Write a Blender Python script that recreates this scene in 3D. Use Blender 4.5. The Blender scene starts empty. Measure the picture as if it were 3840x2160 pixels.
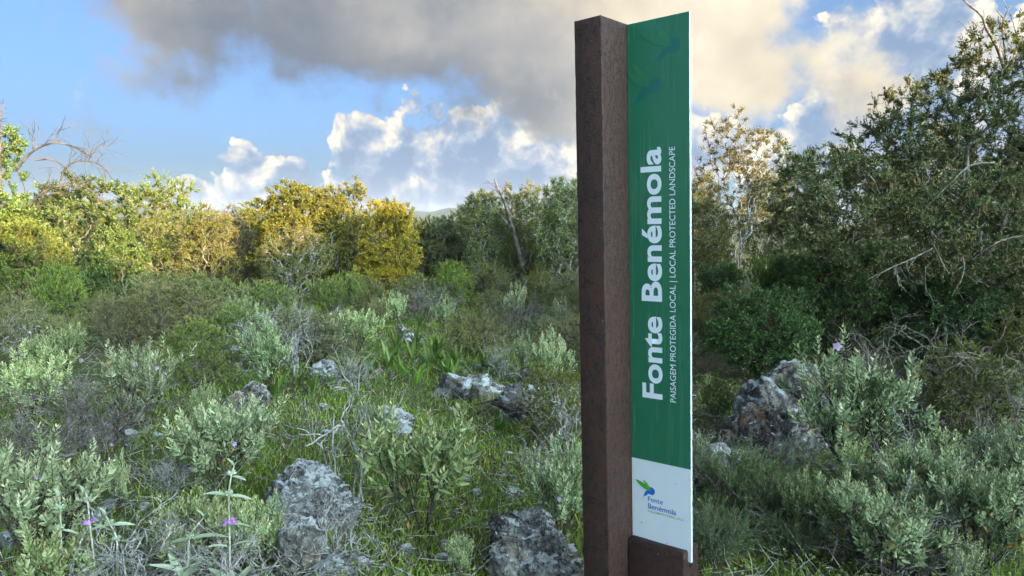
import bpy, bmesh, math, random
import numpy as np
from mathutils import Vector, Matrix, Euler

SC = bpy.context.scene
COL = SC.collection

# ------------------------------------------------------------------ camera
EYE = 1.55
F_PX = 2758.37                       # focal length in pixels of the 3840-wide photograph
PITCH, ROLL = 0.0923, 0.010
cam_data = bpy.data.cameras.new('camera')
cam_data.sensor_fit = 'HORIZONTAL'
cam_data.sensor_width = 36.0
cam_data.lens = 36.0 * F_PX / 3840.0
cam_data.clip_start = 0.05
cam_data.clip_end = 20000.0
cam = bpy.data.objects.new('camera', cam_data)
COL.objects.link(cam)
_cp, _sp, _cr, _sr = math.cos(PITCH), math.sin(PITCH), math.cos(ROLL), math.sin(ROLL)
_r, _u, _f = Vector((1, 0, 0)), Vector((0, _sp, _cp)), Vector((0, _cp, -_sp))
C_RIGHT, C_UP, C_FWD = _cr * _r + _sr * _u, -_sr * _r + _cr * _u, _f
cam.matrix_world = Matrix((
    (C_RIGHT.x, C_UP.x, -C_FWD.x, 0.0),
    (C_RIGHT.y, C_UP.y, -C_FWD.y, 0.0),
    (C_RIGHT.z, C_UP.z, -C_FWD.z, EYE),
    (0, 0, 0, 1)))
SC.camera = cam
SC.render.resolution_x, SC.render.resolution_y = 1024, 576


def ray(px, py):
    return (C_RIGHT * ((px - 1920) / F_PX) + C_UP * ((1080 - py) / F_PX) + C_FWD)


def azel(px, py):
    d = ray(px, py).normalized()
    return math.atan2(d.x, d.y), math.asin(d.z)


# ------------------------------------------------------------------ sun
SUN_EL = math.radians(10.0)
SUN_AZ = math.radians(138.0)          # clockwise from the viewing direction: behind the camera, to the right
sun_dir = Vector((math.sin(SUN_AZ) * math.cos(SUN_EL), math.cos(SUN_AZ) * math.cos(SUN_EL), math.sin(SUN_EL)))
sd = bpy.data.lights.new('sun', 'SUN')
sd.energy = 2.8
sd.angle = math.radians(0.6)
sd.color = (1.0, 0.66, 0.28)
sun = bpy.data.objects.new('sun', sd)
COL.objects.link(sun)
sun.rotation_euler = sun_dir.to_track_quat('Z', 'Y').to_euler()
sun.location = (20, -30, 15)

SC.view_settings.view_transform = 'Standard'
SC.view_settings.look = 'None'
SC.view_settings.gamma = 1.0
SC.view_settings.use_curve_mapping = False
SC.view_settings.exposure = 2.7

# ------------------------------------------------------------------ world: Nishita sky with broken cloud
SKY_STRENGTH = 0.15
world = bpy.data.worlds.new('World')
SC.world = world
world.use_nodes = True
NT = world.node_tree
NT.nodes.clear()


class NB:
    """tiny helper that writes node expressions"""
    def __init__(self, nt):
        self.nt = nt

    def n(self, t, **kw):
        node = self.nt.nodes.new(t)
        for k, v in kw.items():
            setattr(node, k, v)
        return node

    def put(self, sock, v):
        if v is None:
            return
        if isinstance(v, bpy.types.NodeSocket):
            self.nt.links.new(v, sock)
        else:
            if isinstance(v, (tuple, list)) and sock.type == 'RGBA' and len(v) == 3:
                v = (*v, 1.0)
            sock.default_value = v

    def m(self, op, a, b=None, c=None, clamp=False):
        x = self.n('ShaderNodeMath', operation=op, use_clamp=clamp)
        self.put(x.inputs[0], a)
        self.put(x.inputs[1], b)
        self.put(x.inputs[2], c)
        return x.outputs[0]

    def v(self, op, a, b=None, out=0):
        x = self.n('ShaderNodeVectorMath', operation=op)
        self.put(x.inputs[0], a)
        if op == 'SCALE':
            self.put(x.inputs['Scale'], b)
        else:
            self.put(x.inputs[1], b)
        return x.outputs['Value'] if op in ('LENGTH', 'DOT_PRODUCT') else x.outputs[0]

    def ss(self, x, lo, hi, a=0.0, b=1.0, kind='SMOOTHSTEP'):
        r = self.n('ShaderNodeMapRange', interpolation_type=kind)
        r.clamp = True
        self.put(r.inputs[0], x)
        for i, q in enumerate((lo, hi, a, b)):
            self.put(r.inputs[1 + i], q)
        return r.outputs[0]

    def noise(self, vec, scale, detail=4.0, rough=0.55, dist=0.0, lac=2.0, color=False, dim='3D'):
        x = self.n('ShaderNodeTexNoise', noise_dimensions=dim)
        self.put(x.inputs['Vector'], vec)
        x.inputs['Scale'].default_value = scale
        x.inputs['Detail'].default_value = detail
        x.inputs['Roughness'].default_value = rough
        x.inputs['Lacunarity'].default_value = lac
        x.inputs['Distortion'].default_value = dist
        return x.outputs['Color'] if color else x.outputs['Fac']

    def voro(self, vec, scale, detail=2.0, rough=0.5, smooth=None, feature='F1', rnd=1.0, out='Distance'):
        x = self.n('ShaderNodeTexVoronoi', feature=('SMOOTH_F1' if smooth else feature))
        self.put(x.inputs['Vector'], vec)
        x.inputs['Scale'].default_value = scale
        if 'Detail' in x.inputs:
            x.inputs['Detail'].default_value = detail
            x.inputs['Roughness'].default_value = rough
        if smooth:
            x.inputs['Smoothness'].default_value = smooth
        x.inputs['Randomness'].default_value = rnd
        return x.outputs[out]

    def mix(self, f, a, b, mode='MIX'):
        x = self.n('ShaderNodeMix', data_type='RGBA', blend_type=mode)
        x.clamp_factor = True
        self.put(x.inputs[0], f)
        self.put(x.inputs[6], a)
        self.put(x.inputs[7], b)
        return x.outputs[2]

    def ramp(self, f, stops, interp='LINEAR'):
        x = self.n('ShaderNodeValToRGB')
        cr = x.color_ramp
        cr.interpolation = interp
        while len(cr.elements) < len(stops):
            cr.elements.new(0.5)
        for e, (p, c) in zip(cr.elements, stops):
            e.position = p
            e.color = (*c, 1.0) if len(c) == 3 else c
        self.put(x.inputs[0], f)
        return x.outputs['Color']


def sky_uv(px, py):
    d = ray(px, py).normalized()
    return 2 * d.x / (1 + abs(d.y)), 2 * d.z / (1 + abs(d.y))


def build_sky():
    w = NB(NT)
    tc = w.n('ShaderNodeTexCoord').outputs['Generated']
    sky = w.n('ShaderNodeTexSky', sky_type='NISHITA')
    sky.sun_disc = False
    sky.sun_elevation = SUN_EL
    sky.sun_rotation = SUN_AZ
    sky.altitude = 200.0
    sky.air_density = AIR
    sky.dust_density = DUST
    sky.ozone_density = OZONE
    clear = w.mix(1.0, sky.outputs[0], CLEAR_GAIN, 'MULTIPLY')

    # stereographic coordinates of the direction: even noise over the whole dome
    sep = w.n('ShaderNodeSeparateXYZ')
    w.put(sep.inputs[0], tc)
    X, Y, Z = sep.outputs
    den = w.m('DIVIDE', 2.0, w.m('ADD', 1.0, w.m('ABSOLUTE', Y)))
    a_, e_ = w.m('MULTIPLY', X, den), w.m('MULTIPLY', Z, den)
    cmb = w.n('ShaderNodeCombineXYZ')
    w.put(cmb.inputs[0], a_)
    w.put(cmb.inputs[1], e_)
    P = cmb.outputs[0]

    def blob(px, py, rx, ry, Pq):
        a, e = sky_uv(px, py)
        d = w.v('SUBTRACT', Pq, (a, e, 0))
        d = w.v('MULTIPLY', d, (F_PX / rx, F_PX / ry, 0))
        ln = w.v('LENGTH', d)
        return w.m('MULTIPLY_ADD', ln, -min(rx, ry) / F_PX, min(rx, ry) / F_PX)

    def union(bl, k):
        cur = bl[0]
        for b in bl[1:]:
            cur = w.m('SMOOTH_MAX', cur, b, k)
        return cur

    wc = w.v('SUBTRACT', w.noise(P, 8.0, 4.0, 0.6, color=True, dim='2D'), (0.5, 0.5, 0.5))

    def warped(amount):
        return w.v('ADD', P, w.v('SCALE', wc, amount))

    # ---- distant cumulus banks
    Pc = warped(0.035)
    s_cum = union([blob(*b, Pc) for b in CUMULUS], 0.012)

    def billow(off):
        Q = w.v('ADD', Pc, off)
        b1 = w.n('ShaderNodeTexVoronoi', feature='F1', voronoi_dimensions='2D')
        w.put(b1.inputs['Vector'], Q)
        b1.inputs['Scale'].default_value = 15.0
        b1.inputs['Detail'].default_value = 3.0
        b1.inputs['Roughness'].default_value = 0.55
        b1.inputs['Lacunarity'].default_value = 2.2
        return w.m('SUBTRACT', 1.0, b1.outputs['Distance'])
    h0 = billow((0.0, 0.0, 0.0))
    h1 = billow((-0.014, 0.018, 0.0))    # the light comes from the left and above here
    edge = w.m('MULTIPLY_ADD', h0, 0.05, w.m("SUBTRACT", s_cum, 0.005))
    m_cum = w.ss(edge, 0.0, 0.010)
    relief = w.m('SUBTRACT', h0, h1)
    thick = w.ss(edge, 0.0, 0.09)
    big = w.noise(w.v('ADD', P, (7.3, 1.1, 0.0)), 6.0, 4.0, 0.55, dim='2D')
    fine = w.noise(w.v('ADD', Pc, (1.7, 4.4, 0.0)), 26.0, 6.0, 0.62, dim='2D')
    lit = w.m('MULTIPLY_ADD', relief, 1.15, w.m('MULTIPLY', w.m('SUBTRACT', big, 0.5), 2.3))
    lit = w.m('MULTIPLY_ADD', w.m('SUBTRACT', fine, 0.5), 0.9, lit)
    lit = w.m('MULTIPLY_ADD', thick, -0.34, lit)
    lit = w.m('ADD', lit, w.ss(e_, 0.015, 0.15, 0.26, 0.66))
    c_cum = w.ramp(lit, [(0.0, (0.25, 0.36, 0.55)), (0.30, (0.34, 0.45, 0.62)), (0.52, (0.50, 0.56, 0.66)), (0.74, (0.70, 0.70, 0.68)), (0.95, (0.90, 0.86, 0.75)), (1.0, (0.98, 0.93, 0.80))])

    # ---- the low grey deck overhead, broken further round
    Pd = warped(0.09)
    s_deck = union([blob(*b, Pd) for b in DECK], 0.03)
    dn = w.noise(w.v('ADD', P, (2.2, 9.1, 0.0)), 10.0, 6.0, 0.58, dim='2D')
    dl = w.noise(w.v('ADD', P, (5.0, 3.0, 0.0)), 4.2, 4.0, 0.52, dim='2D')
    outside = w.m('MAXIMUM', w.ss(w.m('ABSOLUTE', a_), 0.72, 0.95), w.ss(e_, 0.38, 0.55))
    s_over = w.m('MULTIPLY_ADD', w.m('SUBTRACT', dl, 0.50), 0.5, w.m('MULTIPLY_ADD', outside, 0.5, -0.5))
    s_deck = w.m('MAXIMUM', s_deck, s_over)
    e_deck = w.m('MULTIPLY_ADD', w.m('SUBTRACT', dn, 0.52), 0.15, s_deck)
    m_deck = w.ss(e_deck, -0.016, 0.045)
    t = w.m('MULTIPLY_ADD', w.m('SUBTRACT', dl, 0.5), 1.3, w.ss(a_, -0.06, 0.26, 0.08, 0.80))
    t = w.m('MULTIPLY_ADD', w.m('SUBTRACT', dn, 0.5), 0.55, t)
    t = w.m('ADD', t, w.ss(e_, 0.10, 0.27, -0.14, 0.16))
    t = w.m('ADD', t, w.ss(e_deck, 0.0, 0.05, 0.10, 0.0))
    c_deck = w.ramp(t, [(0.0, (0.20, 0.235, 0.30)), (0.22, (0.29, 0.31, 0.345)), (0.48, (0.47, 0.46, 0.45)), (0.72, (0.74, 0.66, 0.52)), (1.0, (0.95, 0.86, 0.68))])

    # ---- thin fair-weather scraps
    s_f = union([blob(*b, Pc) for b in SCRAPS], 0.006)
    e_f = w.m('MULTIPLY_ADD', w.m('SUBTRACT', h0, 0.5), 0.03, s_f)
    m_f = w.ss(e_f, -0.012, 0.020, 0.0, 0.75)
    c_f = w.mix(w.ss(h0, 0.40, 0.80), (0.33, 0.40, 0.50), (0.66, 0.66, 0.66))

    front = w.ss(Y, -0.15, 0.20)           # clear sky towards the sun
    m_cum, m_deck, m_f = (w.m('MULTIPLY', q, front) for q in (m_cum, m_deck, m_f))
    k = CLOUD_GAIN / SKY_STRENGTH
    # thin pale veil low down, the same all round
    clear = w.mix(w.ss(e_, 0.0, 0.20, 0.6, 0.0), clear, tuple(x * k for x in (.34, .58, .80)))
    col = w.mix(m_f, clear, w.v('SCALE', c_f, k))
    col = w.mix(m_cum, col, w.v('SCALE', c_cum, k))
    col = w.mix(m_deck, col, w.v('SCALE', c_deck, k))
    bg = w.n('ShaderNodeBackground')
    w.put(bg.inputs[0], col)
    bg.inputs[1].default_value = SKY_STRENGTH
    out = w.n('ShaderNodeOutputWorld')
    NT.links.new(bg.outputs[0], out.inputs[0])


# clouds as they stand in the photograph: centre and half axes
CUMULUS = [
    (1400, 520, 120, 100), (1390, 470, 70, 65), (1500, 600, 230, 170), (1720, 560, 260, 160), (1650, 460, 80, 60),
    (1900, 620, 300, 220), (2050, 520, 230, 170), (1320, 600, 80, 80), (1450, 740, 260, 130), (1900, 780, 400, 120),
    (930, 660, 85, 90), (905, 730, 110, 80), (1130, 660, 90, 80), (1060, 780, 260, 70),
    (745, 735, 90, 80), (790, 800, 200, 60), (1200, 810, 300, 70), (1600, 760, 420, 130), (560, 815, 160, 30), (2350, 560, 300, 260), (2780, 560, 260, 120), (3000, 540, 220, 110), (3550, 400, 420, 330), (3450, 90, 260, 150),
]
DECK = [
    (1650, 10, 600, 220), (1950, 60, 400, 220),
    (760, 30, 400, 240), (600, 250, 160, 100), (860, 230, 260, 110), (3000, 200, 300, 150), (1150, 60, 500, 230), (1500, 150, 500, 240), (1800, 230, 420, 190),
    (2150, 160, 420, 330), (2600, 60, 480, 330), (2850, 280, 460, 190), (3150, 330, 260, 130), (1500, -500, 1300, 520),
    (2200, -300, 600, 500),
]
SCRAPS = [(330, 440, 30, 90), (340, 480, 80, 36), (850, 605, 250, 28), (1020, 600, 200, 44), (1150, 620, 80, 50), (190, 600, 100, 45), (480, 690, 70, 18)]
CLEAR_GAIN = (0.93, 1.15, 1.0)
AIR, DUST, OZONE = 0.135, 8.4, 3.0
CLOUD_GAIN = 0.170
build_sky()
world.cycles.sampling_method = 'MANUAL'
world.cycles.sample_map_resolution = 512
SC.cycles.max_bounces = 6
SC.cycles.diffuse_bounces = 3
SC.cycles.glossy_bounces = 2
SC.cycles.transmission_bounces = 3
SC.cycles.transparent_max_bounces = 4
SC.cycles.caustics_reflective = False
SC.cycles.caustics_refractive = False


# ------------------------------------------------------------------ helpers
RNG = np.random.default_rng(7)
random.seed(7)


def ground_at(px, py):
    """the point of the level ground seen at a pixel of the photograph"""
    d = ray(px, py)
    t = -EYE / d.z
    return Vector((d.x * t, d.y * t, 0.0))


def at_dist(px, dist, py=1300):
    """the ground point below a column of the photograph at a distance"""
    d = ray(px, py)
    t = dist / d.y
    return Vector((d.x * t, dist, 0.0))


def tag(o, label=None, cat=None, group=None, kind=None):
    if label: o['label'] = label
    if cat: o['category'] = cat
    if group: o['group'] = group
    if kind: o['kind'] = kind
    return o


def link(name, me, parent=None, mat=None):
    o = bpy.data.objects.new(name, me)
    COL.objects.link(o)
    if mat is not None and me is not None:
        me.materials.clear()
        me.materials.append(mat)
    if parent is not None:
        o.parent = parent
    return o


def empty(name, loc, rz=0.0, scale=1.0):
    o = bpy.data.objects.new(name, None)
    o.empty_display_size = 0.1
    COL.objects.link(o)
    o.location = loc
    o.rotation_euler = (0, 0, rz)
    o.scale = (scale,) * 3 if not isinstance(scale, (tuple, list)) else scale
    return o


KIDS = {}


def copy_tree(root, parent=None):
    c = root.copy()
    COL.objects.link(c)
    c.parent = parent
    for k in list(root.children):
        d = copy_tree(k, c)
        d.matrix_parent_inverse = k.matrix_parent_inverse.copy()
    return c


def mesh_np(name, verts, faces, smooth=False, attrs=None):
    """verts (n,3); faces: array (m,3|4) or list of such arrays"""
    if not isinstance(faces, list):
        faces = [faces]
    faces = [np.asarray(f, dtype=np.int32) for f in faces if len(f)]
    me = bpy.data.meshes.new(name)
    verts = np.asarray(verts, dtype=np.float32)
    me.vertices.add(len(verts))
    me.vertices.foreach_set('co', verts.ravel())
    loops = np.concatenate([f.ravel() for f in faces])
    tot = np.concatenate([np.full(len(f), f.shape[1], dtype=np.int32) for f in faces])
    start = np.concatenate([[0], np.cumsum(tot)[:-1]]).astype(np.int32)
    me.loops.add(len(loops))
    me.loops.foreach_set('vertex_index', loops)
    me.polygons.add(len(tot))
    me.polygons.foreach_set('loop_start', start)
    me.polygons.foreach_set('loop_total', tot)
    if smooth:
        me.polygons.foreach_set('use_smooth', np.ones(len(tot), dtype=bool))
    for k, a in (attrs or {}).items():
        at = me.attributes.new(k, 'FLOAT', 'POINT')
        at.data.foreach_set('value', np.asarray(a, dtype=np.float32))
    me.update(calc_edges=True)
    return me


def norm(a):
    return a / np.maximum(np.linalg.norm(a, axis=-1, keepdims=True), 1e-9)


def frame_of(d):
    """two unit vectors square to each row of d"""
    ref = np.where(np.abs(d[..., 2:3]) > 0.9, np.array([1.0, 0, 0]), np.array([0, 0, 1.0]))
    a = norm(np.cross(ref, d))
    return a, np.cross(d, a)


def tubes_np(p0, p1, r0, r1, sides=4):
    """open prisms for many segments at once"""
    p0, p1 = np.asarray(p0, float), np.asarray(p1, float)
    n = len(p0)
    a, b = frame_of(norm(p1 - p0))
    ang = np.arange(sides) * 2 * math.pi / sides
    ca, sa = np.cos(ang), np.sin(ang)
    ring = a[:, None, :] * ca[None, :, None] + b[:, None, :] * sa[None, :, None]
    v0 = p0[:, None, :] + ring * np.asarray(r0)[:, None, None]
    v1 = p1[:, None, :] + ring * np.asarray(r1)[:, None, None]
    v = np.concatenate([v0, v1], 1).reshape(-1, 3)
    base = (np.arange(n) * 2 * sides)[:, None]
    i = np.arange(sides)
    j = (i + 1) % sides
    f = np.stack([base + i, base + j, base + sides + j, base + sides + i], -1).reshape(-1, 4)
    return v, f


def tube_path(pts, radii, sides=6, cap=True):
    """one continuous tube along a polyline"""
    pts = np.asarray(pts, float)
    n = len(pts)
    t = np.gradient(pts, axis=0)
    t = norm(t)
    a, b = frame_of(t[:1])
    A = [a[0]]
    for k in range(1, n):
        x = A[-1] - t[k] * np.dot(A[-1], t[k])
        A.append(x / max(np.linalg.norm(x), 1e-9))
    A = np.array(A)
    B = np.cross(t, A)
    ang = np.arange(sides) * 2 * math.pi / sides
    v = pts[:, None, :] + (A[:, None, :] * np.cos(ang)[None, :, None] + B[:, None, :] * np.sin(ang)[None, :, None]) * np.asarray(radii)[:, None, None]
    v = v.reshape(-1, 3)
    base = (np.arange(n - 1) * sides)[:, None]
    i = np.arange(sides)
    j = (i + 1) % sides
    f = [np.stack([base + i, base + j, base + sides + j, base + sides + i], -1).reshape(-1, 4)]
    if cap:
        tip = len(v)
        v = np.vstack([v, pts[-1] + t[-1] * radii[-1] * 0.5])
        e = (n - 1) * sides
        f.append(np.stack([e + i, e + j, np.full(sides, tip)], -1))
    return v, f


class Acc:
    """collects pieces of one mesh"""
    def __init__(self):
        self.v, self.f, self.n, self.a = [], {3: [], 4: []}, 0, {}

    def add(self, v, fs, **attrs):
        if not isinstance(fs, list):
            fs = [fs]
        v = np.asarray(v, float)
        for f in fs:
            f = np.asarray(f)
            if len(f):
                self.f[f.shape[1]].append(f + self.n)
        self.v.append(v)
        for k, x in attrs.items():
            self.a.setdefault(k, []).append(np.broadcast_to(np.asarray(x, float), (len(v),)))
        self.n += len(v)

    def mesh(self, name, smooth=False):
        fs = [np.concatenate(self.f[k]) for k in (3, 4) if self.f[k]]
        return mesh_np(name, np.concatenate(self.v), fs, smooth, {k: np.concatenate(x) for k, x in self.a.items()})


# ---- leaves: many at once. base point, direction, side vector, length, width
def leaves_np(p, d, s, L, Wd, fold=0.25, droop=0.15, simple=False):
    p, d, s = (np.asarray(x, float) for x in (p, d, s))
    n = len(p)
    L, Wd = np.broadcast_to(L, (n,))[:, None], np.broadcast_to(Wd, (n,))[:, None]
    nn = np.cross(d, s)
    if simple:
        v = np.stack([p, p + d * L * 0.5 + s * Wd * 0.5 + nn * Wd * fold, p + d * L - nn * L * droop, p + d * L * 0.5 - s * Wd * 0.5 + nn * Wd * fold], 1)
        b = (np.arange(n) * 4)[:, None]
        f = np.concatenate([b + np.array([[0, 1, 2]]), b + np.array([[0, 2, 3]])], 0)
        return v.reshape(-1, 3), f, 4
    v = np.stack([p,
                  p + d * L * 0.40 + s * Wd * 0.5 + nn * Wd * fold,
                  p + d * L * 0.45,
                  p + d * L * 0.40 - s * Wd * 0.5 + nn * Wd * fold,
                  p + d * L * 0.78 + s * Wd * 0.30 + nn * (Wd * fold * 0.7 - L * droop * 0.6),
                  p + d * L * 0.78 - s * Wd * 0.30 + nn * (Wd * fold * 0.7 - L * droop * 0.6),
                  p + d * L - nn * L * droop], 1)
    b = (np.arange(n) * 7)[:, None]
    f3 = np.concatenate([b + np.array([x]) for x in ([0, 2, 1], [0, 3, 2], [4, 2, 6], [2, 5, 6])], 0)
    f4 = np.concatenate([b + np.array([x]) for x in ([1, 2, 4, 4], [2, 3, 5, 5])], 0)[:, :3]
    return v.reshape(-1, 3), np.concatenate([f3, f4], 0), 7


def shoots_to_leaves(s0, sd, sl, k, L, Wd, out=0.9, fwd=0.6, up=0.0, taper=0.45, rng=RNG, opposite=False, simple=False,
                     fold=0.25, droop=0.15, jitter=0.25, start=0.1):
    """k leaves on each shoot (start s0, direction sd, length sl). Returns acc-ready arrays"""
    S = len(s0)
    t = start + (1 - start) * (np.arange(k) + 0.5)[None, :] / k + rng.uniform(-.3, .3, (S, k)) / k
    if opposite:
        node = np.arange(k) // 2
        t = start + (1 - start) * (node[None, :] + 0.5) / (node.max() + 1) + rng.uniform(-.1, .1, (S, k)) / k
        phi = (node * math.pi / 2 + (np.arange(k) % 2) * math.pi)[None, :] + rng.uniform(0, 6.28, (S, 1)) + rng.normal(0, .25, (S, k))
    else:
        phi = (np.arange(k) * 2.39996)[None, :] + rng.uniform(0, 6.28, (S, 1)) + rng.normal(0, .4, (S, k))
    a, b = frame_of(sd)
    rad = a[:, None, :] * np.cos(phi)[..., None] + b[:, None, :] * np.sin(phi)[..., None]
    o = out * (1.15 - 0.75 * t)[..., None]
    d = norm(sd[:, None, :] * fwd + rad * o + np.array([0, 0, up]) + rng.normal(0, jitter, (S, k, 3)))
    p = s0[:, None, :] + sd[:, None, :] * (t * np.asarray(sl)[:, None])[..., None]
    side = norm(np.cross(d, sd[:, None, :]) + rng.normal(0, .15, (S, k, 3)))
    side = norm(side - d * np.sum(side * d, -1, keepdims=True))
    size = (1 - taper * np.clip((t - .4) / .6, 0, 1)) * rng.uniform(.7, 1.2, (S, k))
    n = S * k
    v, f, q = leaves_np(p.reshape(n, 3), d.reshape(n, 3), side.reshape(n, 3), (L * size).ravel(), (Wd * size).ravel(), fold, droop, simple)
    rnd = np.repeat(np.clip(rng.uniform(0, 1, (S, k)) * 0.6 + rng.uniform(0, 1, (S, 1)) * 0.4, 0, 1).ravel(), q)
    tip = np.repeat(t.ravel(), q)
    return v, f, rnd, tip


def skeleton(targets, stems, rng, back=2.0, jitter=0.12, r_tip=0.002, expo=0.45):
    """joins every target to the nearest node that lies nearer to the root: a list of segments with radii"""
    targets = np.asarray(targets, float)
    nodes = [np.asarray(s[0], float) for s in stems]
    parent, depth = [], []
    P, par, dep = [], [], []
    for path in stems:                                   # given stem polylines, all from the root
        prev = -1
        acc = 0.0
        for q in range(len(path)):
            P.append(np.asarray(path[q], float))
            par.append(prev)
            acc += 0 if prev < 0 else np.linalg.norm(P[-1] - P[prev])
            dep.append(acc)
            prev = len(P) - 1
    n0 = len(P)
    root = P[0]
    order = np.argsort(np.linalg.norm((targets - root) * np.array([1, 1, 0.8]), axis=1))
    arr = np.zeros((n0 + len(targets), 3))
    arr[:n0] = np.array(P)
    da = np.zeros(n0 + len(targets))
    da[:n0] = dep
    cnt = n0
    tidx = np.zeros(len(targets), int)
    for ti in order:
        t = targets[ti]
        dd = np.linalg.norm(arr[:cnt] - t, axis=1)
        cost = dd * 1.0 + 0.30 * da[:cnt]
        cost += np.where(arr[:cnt, 2] > t[2] + 0.05, back * (arr[:cnt, 2] - t[2]), 0)
        j = int(np.argmin(cost))
        arr[cnt] = t
        da[cnt] = da[j] + dd[j]
        par.append(j)
        tidx[ti] = cnt
        cnt += 1
    w = np.zeros(cnt)
    w[n0:] = 1.0
    for i in range(cnt - 1, -1, -1):
        if par[i] >= 0:
            w[par[i]] += w[i]
    r = r_tip * np.maximum(w, 1) ** expo
    idx = np.array([i for i in range(cnt) if par[i] >= 0])
    pa = np.array(par)[idx]
    a, b = arr[pa], arr[idx]
    ln = np.linalg.norm(b - a, axis=1, keepdims=True)
    m1 = a + (b - a) * 0.35 + rng.normal(0, 1, a.shape) * ln * jitter + np.array([0, 0, -0.04]) * ln
    m2 = a + (b - a) * 0.70 + rng.normal(0, 1, a.shape) * ln * jitter * .8
    ra = np.minimum(r[pa], r[idx] * 1.5)
    rb = r[idx]
    p0 = np.concatenate([a, m1, m2])
    p1 = np.concatenate([m1, m2, b])
    r0 = np.concatenate([ra, ra * .65 + rb * .35, ra * .3 + rb * .7])
    r1 = np.concatenate([ra * .65 + rb * .35, ra * .3 + rb * .7, rb])
    dirs = np.zeros((len(targets), 3))
    dpar = np.array(par)
    dirs = norm(arr[tidx] - arr[dpar[tidx]])
    return p0, p1, r0, r1, dirs


def sample_lobes(lobes, n, rng, shell=0.6, zmin=0.03):
    """points in a union of ellipsoids, thicker towards the outside; also the outward direction"""
    lobes = np.asarray(lobes, float)
    vol = lobes[:, 3] * lobes[:, 4] * lobes[:, 5]
    pts, outs = [], []
    while len(pts) < n:
        k = rng.choice(len(lobes), p=vol ** .7 / np.sum(vol ** .7))
        d = norm(rng.normal(0, 1, 3))
        r = rng.uniform(0, 1) ** (1 / 3) if rng.uniform() > shell else rng.uniform(.82, 1.03)
        c, R = lobes[k, :3], lobes[k, 3:]
        p = c + d * R * r
        if p[2] < zmin:
            continue
        # drop most of what is deep inside another lobe
        q = np.min(np.linalg.norm((p - lobes[:, :3]) / lobes[:, 3:], axis=1))
        if q < .6 and rng.uniform() < .75:
            continue
        pts.append(p)
        outs.append(norm(d / R))
    return np.array(pts), np.array(outs)


# ------------------------------------------------------------------ materials
MATS = {}


def new_mat(name):
    m = bpy.data.materials.new(name)
    m.use_nodes = True
    m.node_tree.nodes.clear()
    MATS[name] = m
    return m, NB(m.node_tree)


def finish(m, w, shader):
    o = w.n('ShaderNodeOutputMaterial')
    w.nt.links.new(shader, o.inputs[0])
    return m


def principled(w, col, rough=0.6, spec=0.3, normal=None, coat=0.0, coat_rough=0.2):
    b = w.n('ShaderNodeBsdfPrincipled')
    w.put(b.inputs['Base Color'], col)
    w.put(b.inputs['Roughness'], rough)
    w.put(b.inputs['Specular IOR Level'], spec)
    w.put(b.inputs['Coat Weight'], coat)
    w.put(b.inputs['Coat Roughness'], coat_rough)
    if normal is not None:
        w.put(b.inputs['Normal'], normal)
    return b.outputs[0]


def bump(w, h, strength=0.4, dist=0.01):
    b = w.n('ShaderNodeBump')
    b.inputs['Strength'].default_value = strength
    b.inputs['Distance'].default_value = dist
    w.put(b.inputs['Height'], h)
    return b.outputs[0]


def attr(w, name):
    a = w.n('ShaderNodeAttribute')
    a.attribute_name = name
    return a.outputs['Fac']


def leaf_mat(name, cols, tip=None, tip_amt=0.0, transl=0.30, rough=0.55, spec=0.25, vary=0.12):
    m, w = new_mat(name)
    r = attr(w, 'rnd')
    oi = w.n('ShaderNodeObjectInfo').outputs['Random']
    k = len(cols)
    c = w.ramp(r, [(i / max(1, k - 1), x) for i, x in enumerate(cols)])
    if tip is not None:
        c = w.mix(w.m('MULTIPLY', w.ss(attr(w, 'tip'), 0.6, 1.0), tip_amt), c, tip)
    hs = w.n('ShaderNodeHueSaturation')
    w.put(hs.inputs['Hue'], w.ss(oi, 0, 1, 0.5 - vary * .18, 0.5 + vary * .12, 'LINEAR'))
    oj = w.m('FRACT', w.m('MULTIPLY', oi, 7.31))
    w.put(hs.inputs['Saturation'], w.ss(oj, 0, 1, 1 - vary * 1.3, 1 + vary * .7, 'LINEAR'))
    w.put(hs.inputs['Value'], w.m('MULTIPLY', w.ss(r, 0, 1, 1 - vary, 1 + vary, 'LINEAR'), w.ss(w.m('FRACT', w.m('MULTIPLY', oi, 3.77)), 0, 1, 1 - vary * 2.2, 1 + vary * 1.4, 'LINEAR')))
    w.put(hs.inputs['Color'], c)
    c = hs.outputs[0]
    p = principled(w, c, rough, spec)
    t = w.n('ShaderNodeBsdfTranslucent')
    w.put(t.inputs[0], c)
    mx = w.n('ShaderNodeMixShader')
    mx.inputs[0].default_value = transl
    w.nt.links.new(p, mx.inputs[1])
    w.nt.links.new(t.outputs[0], mx.inputs[2])
    return finish(m, w, mx.outputs[0])


def bark_mat(name, dark, light, scale=40.0, bumpy=0.5):
    m, w = new_mat(name)
    tc = w.n('ShaderNodeTexCoord').outputs['Object']
    oi = w.n('ShaderNodeObjectInfo').outputs['Random']
    n = w.noise(tc, scale, 5, .65)
    n2 = w.noise(tc, scale * .2, 3, .6)
    c = w.mix(w.ss(w.m('ADD', n, w.m('MULTIPLY', w.m('SUBTRACT', n2, .5), 1.2)), .35, .68), dark, light)
    return finish(m, w, principled(w, c, .85, .15, bump(w, n, bumpy, .004)))


def plain_mat(name, col, rough=.5, spec=.3, coat=0.0, coat_rough=.2):
    m, w = new_mat(name)
    return finish(m, w, principled(w, col, rough, spec, None, coat, coat_rough))


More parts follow.
